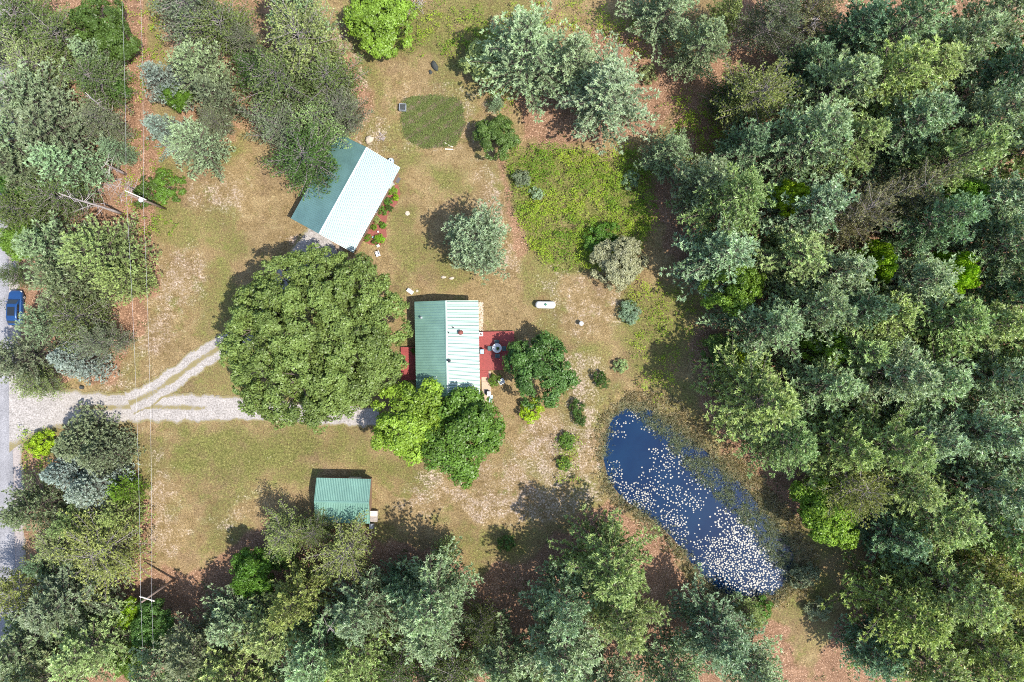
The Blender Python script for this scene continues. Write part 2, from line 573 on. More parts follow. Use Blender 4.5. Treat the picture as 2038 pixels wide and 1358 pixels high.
# ------------------------------------------------------------------ road, shoulder, drives
def gravel_mat(name, a, b, speck_amt=1.0, strip=None):
    t = NT(name)
    fine = t.noise(5.0, 4, 0.75, 'World'); mid = t.noise(0.7, 4, 0.6, 'World')
    c = t.mix(t.ramp(fine, [(0.36, 0.0), (0.64, 1.0)]), a, b)
    c = t.mix(1.0, c, t.ramp(mid, [(0.3, 0.82), (0.7, 1.1)]), 'MULTIPLY')
    e = t.attr('edge', 'Fac')
    v = t.math('ADD', e, t.math('MULTIPLY', t.math('SUBTRACT', fine, 0.5), 1.6))
    v = t.math('ADD', v, t.math('MULTIPLY', t.math('SUBTRACT', mid, 0.5), 1.2))
    grassy = t.ramp(v, [(0.55, 0.0), (0.8, 1.0)])
    g = t.mix(fine, (0.13, 0.115, 0.04), (0.30, 0.24, 0.12))
    t.col(t.mix(grassy, c, g))
    t.b.inputs['Roughness'].default_value = 0.95
    t.bump(fine, 0.6, 0.05)
    return t.m


def ribbon(name, pts, widths, mat, z, edge_fn, step=0.35, na=12, ragged=0.25, seed=0):
    """strip along a pixel polyline; edge_fn(u in -1..1, s in 0..1) -> grassiness"""
    P = np.array([gp(*p)[:2] for p in pts]); W = np.array(widths, float)
    seg = np.hypot(*np.diff(P, axis=0).T); S = np.concatenate([[0], np.cumsum(seg)])
    n = int(S[-1] / step) + 2
    s = np.linspace(0, S[-1], n)
    def sm(v):
        v = np.interp(s, S, v)
        k = np.ones(9) / 9
        return np.convolve(np.pad(v, 4, mode='edge'), k, 'valid')
    x, y, w = sm(P[:, 0]), sm(P[:, 1]), sm(W)
    tx, ty = np.gradient(x), np.gradient(y); l = np.hypot(tx, ty); tx /= l; ty /= l
    u = np.linspace(-1, 1, na)
    rl = (fbm(s * 1.1, s * 0 + 3 + seed, 1, 3) - 0.5) * 2 * ragged
    rr = (fbm(s * 1.1, s * 0 + 9 + seed, 2, 3) - 0.5) * 2 * ragged
    hw = w / 2
    off = np.where(u[None] < 0, u[None] * (hw + rl)[:, None], u[None] * (hw + rr)[:, None])
    X = x[:, None] - ty[:, None] * off; Y = y[:, None] + tx[:, None] * off
    Z = ground_z(X * K + CX, CY - Y * K) + z
    vv = np.stack([X, Y, Z], -1).reshape(-1, 3)
    ii = np.arange(n * na).reshape(n, na)
    q = np.stack([ii[:-1, :-1], ii[1:, :-1], ii[1:, 1:], ii[:-1, 1:]], -1).reshape(-1, 4)
    U, SS = np.meshgrid(u, s / S[-1])
    e = edge_fn(U, SS)
    return mesh_tris(name, vv, q[:, ::-1], mat, {'edge': e.ravel()}, smooth=True)


M['gravel'] = gravel_mat('drive_gravel', (0.22, 0.195, 0.17), (0.47, 0.43, 0.395))
M['shoulder'] = gravel_mat('shoulder_gravel', (0.25, 0.21, 0.19), (0.42, 0.37, 0.34))


def asphalt_mat():
    t = NT('asphalt')
    f = t.noise(7.0, 4, 0.75, 'World'); m = t.noise(0.35, 4, 0.6, 'World')
    e = t.attr('edge', 'Fac')
    c = t.mix(t.ramp(f, [(0.35, 0.0), (0.65, 1.0)]), (0.17, 0.165, 0.17), (0.33, 0.32, 0.325))
    c = t.mix(1.0, c, t.ramp(m, [(0.3, 0.8), (0.7, 1.12)]), 'MULTIPLY')
    c = t.mix(1.0, c, t.ramp(e, [(0.0, 0.86), (1.0, 1.1)]), 'MULTIPLY')
    t.col(c); t.b.inputs['Roughness'].default_value = 0.85
    t.bump(f, 0.3, 0.02)
    return t.m


M['asphalt'] = asphalt_mat()
road_pts = [(-66, -900), (-62, -200), (-50, 0), (-44, 200), (-37, 450), (-33, 640), (-30, 800), (-24, 1000), (-20, 1200), (-18, 1400), (-10, 2200)]
flat = lambda U, S: 0.5 + 0.5 * np.cos(U * 9)
tag(link('road', ribbon('road', road_pts, [7.0] * len(road_pts), M['asphalt'], 0.05, flat, 0.6, 14, 0.05)), 'grey asphalt road along the edge', None, None, 'structure')
sh_pts = [(p[0] + 60, p[1]) for p in road_pts]
tag(link('road_shoulder', ribbon('road_shoulder', sh_pts, [1.7] * len(sh_pts), M['shoulder'], 0.03, lambda U, S: 0.3 + 0.5 * sstep(0.2, 1, U), 0.5, 8, 0.35, 3)), None, None, None, 'structure')
drive_pts = [(14, 812), (60, 812), (120, 813), (200, 814), (280, 812), (360, 814), (440, 815), (520, 816), (600, 822), (680, 828), (760, 830)]
drive_w = [12.5, 8.0, 4.9, 4.3, 4.0, 3.9, 3.5, 3.1, 2.9, 2.8, 2.6]


def drive_edge(U, S):
    mid = np.exp(-((U - 0.05) / 0.25) ** 2) * sstep(0.12, 0.2, S) * (1 - sstep(0.5, 0.58, S)) * 0.88
    return np.maximum(mid, sstep(0.5, 1.05, np.abs(U)) * 0.95)


tag(link('gravel_driveway', ribbon('gravel_driveway', drive_pts, drive_w, M['gravel'], 0.06, drive_edge, 0.3, 22, 0.4, 5)), None, None, None, 'structure')
spur_pts = [(252, 806), (300, 786), (350, 752), (400, 716), (450, 686), (500, 650), (540, 600), (580, 540), (625, 490), (660, 470)]
tag(link('driveway_spur', ribbon('driveway_spur', spur_pts, [3.3, 3.0, 2.9, 3.0, 3.1, 3.0, 3.2, 3.6, 5.0, 5.5], M['gravel'], 0.065,
                                 lambda U, S: np.maximum(np.exp(-(U / 0.34) ** 2) * 0.92 * (1 - sstep(0.6, 0.8, S)), sstep(0.55, 1.05, np.abs(U)) * 0.95), 0.3, 20, 0.35, 8)),
    None, None, None, 'structure')

# ------------------------------------------------------------------ pond
def water_mat():
    t = NT('pond_water')
    m = t.noise(0.16, 4, 0.6, 'World'); f = t.noise(1.6, 3, 0.6, 'World')
    t.col(t.mix(t.ramp(m, [(0.4, 0.0), (0.65, 1.0)]), (0.0015, 0.016, 0.055), (0.004, 0.026, 0.07)))
    t.b.inputs['Roughness'].default_value = 0.06
    t.b.inputs['IOR'].default_value = 1.33
    t.bump(f, 0.06, 0.02)
    return t.m


M['water'] = water_mat()
wx, wy = np.meshgrid(np.arange(1180, 1606, 6.0), np.arange(792, 1216, 6.0))
inside = poly_sd(wx, wy, POND) > -16
ny, nx = wx.shape
wi = np.arange(nx * ny).reshape(ny, nx)
ok = inside[:-1, :-1] & inside[1:, :-1] & inside[:-1, 1:] & inside[1:, 1:]
q = np.stack([wi[:-1, :-1], wi[1:, :-1], wi[1:, 1:], wi[:-1, 1:]], -1)[ok]
WZ = -0.42
wv = np.stack([(wx - CX) / K, (CY - wy) / K, np.full(wx.shape, WZ)], -1).reshape(-1, 3)
used = np.unique(q); remap = np.full(nx * ny, -1); remap[used] = np.arange(len(used))
tag(link('pond_water', mesh_tris('pond_water', wv[used], remap[q], M['water'], smooth=True)), None, None, None, 'structure')


# ------------------------------------------------------------------ foliage generators
def blades(P, D, L, W, k, spread, r, tone, tip=0.0):
    """k thin triangles per tuft"""
    n = len(P)
    d = norm(D[:, None, :] + r.normal(0, spread, (n, k, 3)))
    ln = (np.asarray(L).reshape(-1, 1, 1) if hasattr(L, '__len__') else L) * r.uniform(0.65, 1.2, (n, k, 1))
    side = norm(np.cross(d, r.normal(0, 1, (n, k, 3)))) * (W * 0.5)
    p = np.repeat(P[:, None, :], k, 1)
    a = p + side + d * ln * tip; b = p - side + d * ln * tip; c = p + d * ln
    V = np.stack([a, b, c], 2).reshape(-1, 3)
    T = np.arange(len(V)).reshape(-1, 3)
    tn = np.repeat(np.clip(np.repeat(tone[:, None], k, 1) + r.normal(0, 0.1, (n, k)), 0, 1).ravel(), 3)
    return V, T, tn


def leaves(P, N, size, r, tone, jitter=0.55):
    n = len(P)
    nn = norm(N + r.normal(0, jitter, (n, 3)))
    u = norm(np.cross(nn, r.normal(0, 1, (n, 3)))); w = np.cross(nn, u)
    s = (size * r.uniform(0.7, 1.25, (n, 1)))
    a = P + u * s; b = P - u * s * 0.55 + w * s * 0.75; c = P - u * s * 0.55 - w * s * 0.75
    V = np.stack([a, b, c], 1).reshape(-1, 3)
    return V, np.arange(len(V)).reshape(-1, 3), np.repeat(np.clip(tone, 0, 1), 3)


def join(parts):
    Vs, Ts, ts, b = [], [], [], 0
    for v, t, n in parts:
        Vs.append(v); Ts.append(t + b); ts.append(n); b += len(v)
    return np.concatenate(Vs), np.concatenate(Ts), np.concatenate(ts)


def conifer(seed, Ht, R, zb, whorl, nbr, el0, el1, prof, shoot_gap, shoot_len, shoot_ang, tuft_gap, nl, nw, k, spread,
            up, jit, droop=0.0, bare=0.25, twig=0.012, bark='bark', barebr=0, curl=0.05):
    """trunk, whorled limbs, side shoots and needle tufts; returns (trunk mesh, crown mesh)"""
    r = np.random.default_rng(seed)
    mb = MB()
    bend = r.normal(0, 0.012 * Ht, 2)
    def axis_at(z):
        t = z / Ht
        return np.array([bend[0] * t * t, bend[1] * t * t, z])
    tr = 0.012 * Ht + 0.03
    zs = np.linspace(0, Ht * 0.98, 7)
    mb.tube([axis_at(z) for z in zs], [tr * (1 - 0.93 * z / Ht) * (1.35 if z == 0 else 1) for z in zs], 7)
    P, D, tn = [], [], []
    z = zb
    lump = r.uniform(0.75, 1.25, 9)
    while z < Ht * 0.985:
        t = (z - zb) / (Ht - zb)
        nb = r.integers(nbr[0], nbr[1] + 1)
        a0 = r.uniform(0, 6.28)
        for i in range(nb):
            az = a0 + i * 2 * math.pi / nb + r.normal(0, 0.25)
            L = R * prof(t) * r.uniform(1 - jit, 1 + jit * 0.55) * lump[int((az % 6.283) / 6.284 * 9)]
            if L < 0.25: L = 0.25
            el = el0 + (el1 - el0) * t + r.normal(0, 0.09)
            zz = z + r.normal(0, whorl * 0.25)
            o = axis_at(min(max(zz, zb * 0.8), Ht * 0.98))
            h = np.array([math.cos(az), math.sin(az), 0.0])
            side = np.array([-h[1], h[0], 0.0])
            def at(s):
                return o + h * s * math.cos(el) + np.array([0, 0, 1.0]) * (s * math.sin(el) - droop * s * s / max(L, 1) + curl * s * s / max(L, 1)) + side * sway * s * s
            sway = r.normal(0, 0.025)
            pts = [at(L * f) for f in (0, 0.5, 1.0)]
            br = 0.011 * L + 0.008
            mb.tube(pts, [br, br * 0.6, br * 0.2], 3, caps=False)
            if t < barebr and r.random() < 0.5:
                continue
            s = L * bare if L > 1 else 0.0
            sg = 1
            btone = r.normal(0.0, 0.10)
            while s < L:
                f = s / L
                sl = (shoot_len * (1 - f) * L * 0.5 + 0.28) * r.uniform(0.65, 1.25)
                b0 = at(s)
                ang = shoot_ang * r.uniform(0.75, 1.25)
                d = h * math.cos(ang) + side * sg * math.sin(ang) + np.array([0, 0, 1.0]) * (math.sin(el) * 0.6 + up * r.uniform(0.3, 1.2) - droop * f)
                d = d / np.linalg.norm(d)
                m = max(1, int(sl / tuft_gap))
                for j in range(m):
                    q = (j + 1) / m
                    P.append(b0 + d * sl * q + r.normal(0, 0.03, 3)); D.append(d + np.array([0, 0, up]))
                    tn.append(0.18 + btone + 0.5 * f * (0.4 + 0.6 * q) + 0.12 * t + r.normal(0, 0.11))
                if twig and sl > 0.3:
                    e = b0 + d * sl * 0.9
                    mb.tube([b0, e], [twig, twig * 0.4], 3, caps=False)
                sg = -sg
                s += shoot_gap * r.uniform(0.7, 1.3)
            d = pts[2] - pts[1]; d = d / np.linalg.norm(d)
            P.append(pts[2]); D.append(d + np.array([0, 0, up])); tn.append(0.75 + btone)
        z += whorl * r.uniform(0.75, 1.25)
    top = axis_at(Ht * 0.97)
    for j in range(6):
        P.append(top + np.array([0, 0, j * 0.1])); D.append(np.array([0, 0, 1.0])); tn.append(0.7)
    P = np.array(P); D = norm(np.array(D)); tn = np.array(tn)
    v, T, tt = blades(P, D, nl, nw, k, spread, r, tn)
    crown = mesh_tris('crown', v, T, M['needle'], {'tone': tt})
    return mb.mesh('trunk', M[bark]), crown, len(T)


def broadleaf(seed, Ht, R, nlobe, rl, per, nleaf, lsize, rc, flat=0.7, low=-0.25, lobes=0.22, bark='bark', inner=0.15, shell=0.82):
    """trunk and limbs carrying lobes; each lobe is a dome of small leaf clumps with gaps between the lobes"""
    r = np.random.default_rng(seed)
    mb = MB()
    zc = Ht * 0.56; Rz = Ht * 0.44
    bend = r.normal(0, 0.03 * R, 2)
    fork = Ht * 0.28
    tr = 0.022 * Ht + 0.01 * R
    mb.tube([(0, 0, 0), (bend[0] * .3, bend[1] * .3, fork * .5), (bend[0], bend[1], fork)], [tr * 1.4, tr, tr * 0.8], 8)
    ld = norm(r.normal(0, 1, (10, 3))); la = r.uniform(-lobes, lobes, 10)
    def radius(d):
        return 1 + np.sum(la[None] * np.clip(d @ ld.T, 0, 1) ** 3, 1)
    i = np.arange(nlobe) + 0.5
    zz = 1 - i / nlobe * (1 - low)
    ph = i * 2.39996 + r.normal(0, 0.45, nlobe)
    zz = np.clip(zz + r.normal(0, 0.07, nlobe), low, 0.999)
    d = np.stack([np.sqrt(1 - zz ** 2) * np.cos(ph), np.sqrt(1 - zz ** 2) * np.sin(ph), zz], 1)
    rad = radius(d) * r.uniform(shell, 1.03, nlobe)
    deep = r.random(nlobe) < inner
    rad = np.where(deep, rad * r.uniform(0.5, 0.85, nlobe), rad)
    sx = 1 - rl / R * 0.8; sz = 1 - rl / Rz * 0.55
    LC = d * np.where(np.arange(nlobe) % 4 == 3, 0.72 * rad, rad)[:, None] * np.array([R * sx, R * sx, Rz * max(sz, 0.4)]) + np.array([bend[0], bend[1], zc])
    ln = norm(d * np.array([1, 1, R / Rz]) + np.array([0, 0, 0.7]))
    lr = rl * r.uniform(0.6, 1.25, nlobe); lt = r.normal(0.5, 0.12, nlobe)
    C, n, ct = [], [], []
    for j in range(nlobe):
        m = max(4, int(per * (lr[j] / rl) ** 2))
        q = norm(r.normal(0, 1, (m, 3)) + ln[j] * 0.9)
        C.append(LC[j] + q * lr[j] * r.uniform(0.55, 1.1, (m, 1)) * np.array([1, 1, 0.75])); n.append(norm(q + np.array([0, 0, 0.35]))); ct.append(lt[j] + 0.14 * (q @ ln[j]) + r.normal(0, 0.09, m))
    C = np.concatenate(C); n = np.concatenate(n); ct = np.concatenate(ct); nclump = len(C)
    cr = rc * r.uniform(0.6, 1.35, nclump)
    parts = []
    for c in range(nclump):
        m = int(nleaf * (cr[c] / rc) ** 2 * r.uniform(0.8, 1.2)) + 3
        q = r.normal(0, 1, (m, 3)); q = norm(q) * r.uniform(0.2, 1.0, (m, 1)) ** 0.5
        dot = q @ n[c]
        q = q - np.outer(np.minimum(dot, 0) * 0.6, n[c])
        q = q - np.outer(q @ n[c] * (1 - flat), n[c])
        p = C[c] + q * cr[c]
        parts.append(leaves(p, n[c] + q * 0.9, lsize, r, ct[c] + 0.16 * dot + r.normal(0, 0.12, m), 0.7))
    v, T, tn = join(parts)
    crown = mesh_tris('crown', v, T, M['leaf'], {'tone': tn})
    # limbs out to a share of the clumps
    main = []
    nm = 7
    for j in range(nm):
        a = j * 6.283 / nm + r.normal(0, 0.2)
        e = np.array([math.cos(a) * R * 0.45, math.sin(a) * R * 0.45, zc + Rz * r.uniform(-0.45, -0.1)])
        b = np.array([bend[0], bend[1], fork * r.uniform(0.8, 1.0)])
        mid = (b + e) / 2 + np.array([0, 0, -0.05 * Ht])
        mb.tube([b, mid, e], [tr * 0.55, tr * 0.4, tr * 0.25], 5, caps=False); main.append(e)
    main = np.array(main)
    for c in r.permutation(nclump)[:max(14, nclump // 14)]:
        j = np.argmin(np.linalg.norm(main - C[c], axis=1))
        b = main[j]; e = C[c] * 0.97
        mid = (b + e) / 2 + r.normal(0, 0.04 * R, 3)
        w = 0.008 * R + 0.01
        mb.tube([b, mid, e], [w * 1.6, w, w * 0.35], 3, caps=False)
    return mb.mesh('trunk', M[bark]), crown, len(T)


TRI = 0
VAR = {}


def reg(key, fn):
    global TRI
    t, c, n = fn
    VAR.setdefault(key, []).append((t, c)); TRI += n


wp_prof = lambda t: min(1.0, 0.62 + 1.9 * t) * (1 - t) ** 0.62 + 0.03
wp_prof2 = lambda t: min(1.0, 0.75 + 1.2 * t) * (1 - t) ** 0.8 + 0.03
jp_prof = lambda t: min(1.0, 0.55 + 1.6 * t) * math.sqrt(max(0.0, 1 - t ** 2.4)) + 0.02
sp_prof = lambda t: (1 - t) ** 0.85 + 0.02
for i in range(7):      # tall white pine, 18 m
    reg('W', conifer(100 + i, 18.0, 4.9, 2.2, 0.88, (5, 7), 0.02, 0.8, wp_prof2 if i % 3 else wp_prof, 0.21, 0.40, 0.75, 0.25,
                     0.37, 0.19, 8, 0.5, 0.6, 0.36, bare=0.25, curl=0.14))
for i in range(4):      # small white pine, 10 m
    reg('w', conifer(200 + i, 10.0, 4.2, 0.8, 0.62, (6, 8), 0.08, 0.8, wp_prof, 0.21, 0.44, 0.75, 0.23,
                     0.31, 0.13, 8, 0.55, 0.5, 0.32, bare=0.22, curl=0.12))
reg('C', conifer(250, 10.0, 4.3, 0.6, 0.36, (7, 9), 0.08, 0.75, jp_prof, 0.28, 0.6, 0.8, 0.25, 0.36, 0.13, 8, 0.6, 0.55, 0.22, bare=0.25))
for i in range(6):      # scrubby jack pine, 9 m
    reg('J', conifer(300 + i, 9.0, 4.2, 1.0, 0.50, (5, 8), 0.05, 0.55, jp_prof, 0.24, 0.7, 0.9, 0.18,
                     0.21, 0.10, 7, 0.8, 0.4, 0.45, bare=0.25, twig=0.02, bark='greybark', barebr=0.12))
for i in range(3):      # dense blue spruce, 9 m
    reg('S', conifer(400 + i, 9.0, 3.2, 0.4, 0.40, (8, 10), -0.02, 0.5, sp_prof, 0.26, 0.45, 0.75, 0.2,
                     0.26, 0.13, 9, 0.55, 0.4, 0.22, droop=0.04, bare=0.3, twig=0))
for i in range(5):      # broadleaf tree, 8 m
    reg('M', broadleaf(500 + i, 8.0, 4.0, 46, 1.05, 13, 40, 0.135, 0.46))
for i in range(4):      # shrub, 2.4 m tall, 2 m radius
    reg('B', broadleaf(600 + i, 2.4, 2.0, 24, 0.62, 8, 34, 0.085, 0.27, low=-0.6, lobes=0.3))
reg('O', broadleaf(700, 13.0, 11.3, 300, 1.35, 15, 36, 0.15, 0.50, low=-0.2, lobes=0.2, inner=0.1, shell=0.84))

BASE = {'W': (18.0, 4.6), 'w': (10.0, 4.0), 'C': (10.0, 4.3), 'J': (9.0, 4.2), 'S': (9.0, 3.2), 'M': (8.0, 4.0), 'B': (2.4, 2.0), 'O': (13.0, 11.3)}
CMID = {'W': 0.52, 'w': 0.5, 'C': 0.5, 'J': 0.55, 'S': 0.42, 'M': 0.6, 'B': 0.5, 'O': 0.6}
NAMES = {'W': 'white_pine', 'w': 'white_pine', 'C': 'white_pine', 'J': 'scrub_pine', 'S': 'blue_spruce', 'M': 'leafy_tree', 'B': 'shrub', 'O': 'oak_tree'}
CATS = {'W': 'pine tree', 'w': 'pine tree', 'C': 'pine tree', 'J': 'pine tree', 'S': 'spruce tree', 'M': 'tree', 'B': 'shrub', 'O': 'oak tree'}
KWORD = {'W': 'white pine', 'w': 'white pine', 'C': 'white pine', 'J': 'scrub pine', 'S': 'spruce', 'M': 'broadleaf tree', 'B': 'shrub', 'O': 'oak'}
TINT = {
    'blu': ((0.300, 0.385, 0.215), 'blue-green'), 'grn': ((0.310, 0.390, 0.150), 'green'), 'yel': ((0.295, 0.350, 0.110), 'yellow-green'),
    'sil': ((0.310, 0.370, 0.330), 'silvery'), 'oli': ((0.150, 0.205, 0.062), 'olive'), 'gry': ((0.205, 0.245, 0.135), 'grey-green'),
    'lim': ((0.250, 0.400, 0.018), 'lime-green'), 'lef': ((0.115, 0.215, 0.028), 'leaf-green'), 'drk': ((0.082, 0.150, 0.030), 'dark green'),
    'buf': ((0.275, 0.275, 0.150), 'buff-tinged'), 'tea': ((0.185, 0.280, 0.155), 'deep teal'), 'brt': ((0.175, 0.300, 0.032), 'bright green'),
    'oak': ((0.150, 0.200, 0.052), 'green'),
}
ORD = ['', 'first', 'second', 'third', 'fourth', 'fifth', 'sixth', 'seventh', 'eighth', 'ninth', 'tenth', 'eleventh', 'twelfth', 'thirteenth',
       'fourteenth', 'fifteenth', 'sixteenth', 'seventeenth', 'eighteenth', 'nineteenth', 'twentieth', 'twenty-first', 'twenty-second',
       'twenty-third', 'twenty-fourth', 'twenty-fifth', 'twenty-sixth', 'twenty-seventh', 'twenty-eighth', 'twenty-ninth', 'thirtieth']
_vi = {}


def tree(kind, px, py, rpx, h, tint, label, group):
    zc = CMID[kind] * h
    x, y, _ = gp(px, py, zc)
    R = rpx / K * (H - zc) / H
    bh, br = BASE[kind]
    k = _vi.get(kind, 0); _vi[kind] = k + 1
    tm, cm = VAR[kind][(k * 3 + k // 5) % len(VAR[kind])]
    base = ground_z(np.array([x * K + CX]), np.array([CY - y * K]))[0]
    o = thing(NAMES[kind], label, CATS[kind], (x, y, base - 0.05), random.uniform(0, 6.283), group)
    s = R / br * {'W': 1.2 if rpx < 88 else 1.08, 'w': 1.1, 'J': 1.12, 'O': 1.0}.get(kind, 1.04)
    if kind in 'WJ': h *= random.uniform(0.88, 1.1)
    o.scale = (s * random.uniform(0.95, 1.05), s * random.uniform(0.95, 1.05), h / bh)
    link('trunk', tm, o)
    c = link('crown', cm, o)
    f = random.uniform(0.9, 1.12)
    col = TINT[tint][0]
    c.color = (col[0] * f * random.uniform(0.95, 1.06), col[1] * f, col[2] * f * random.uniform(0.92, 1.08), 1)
    return o


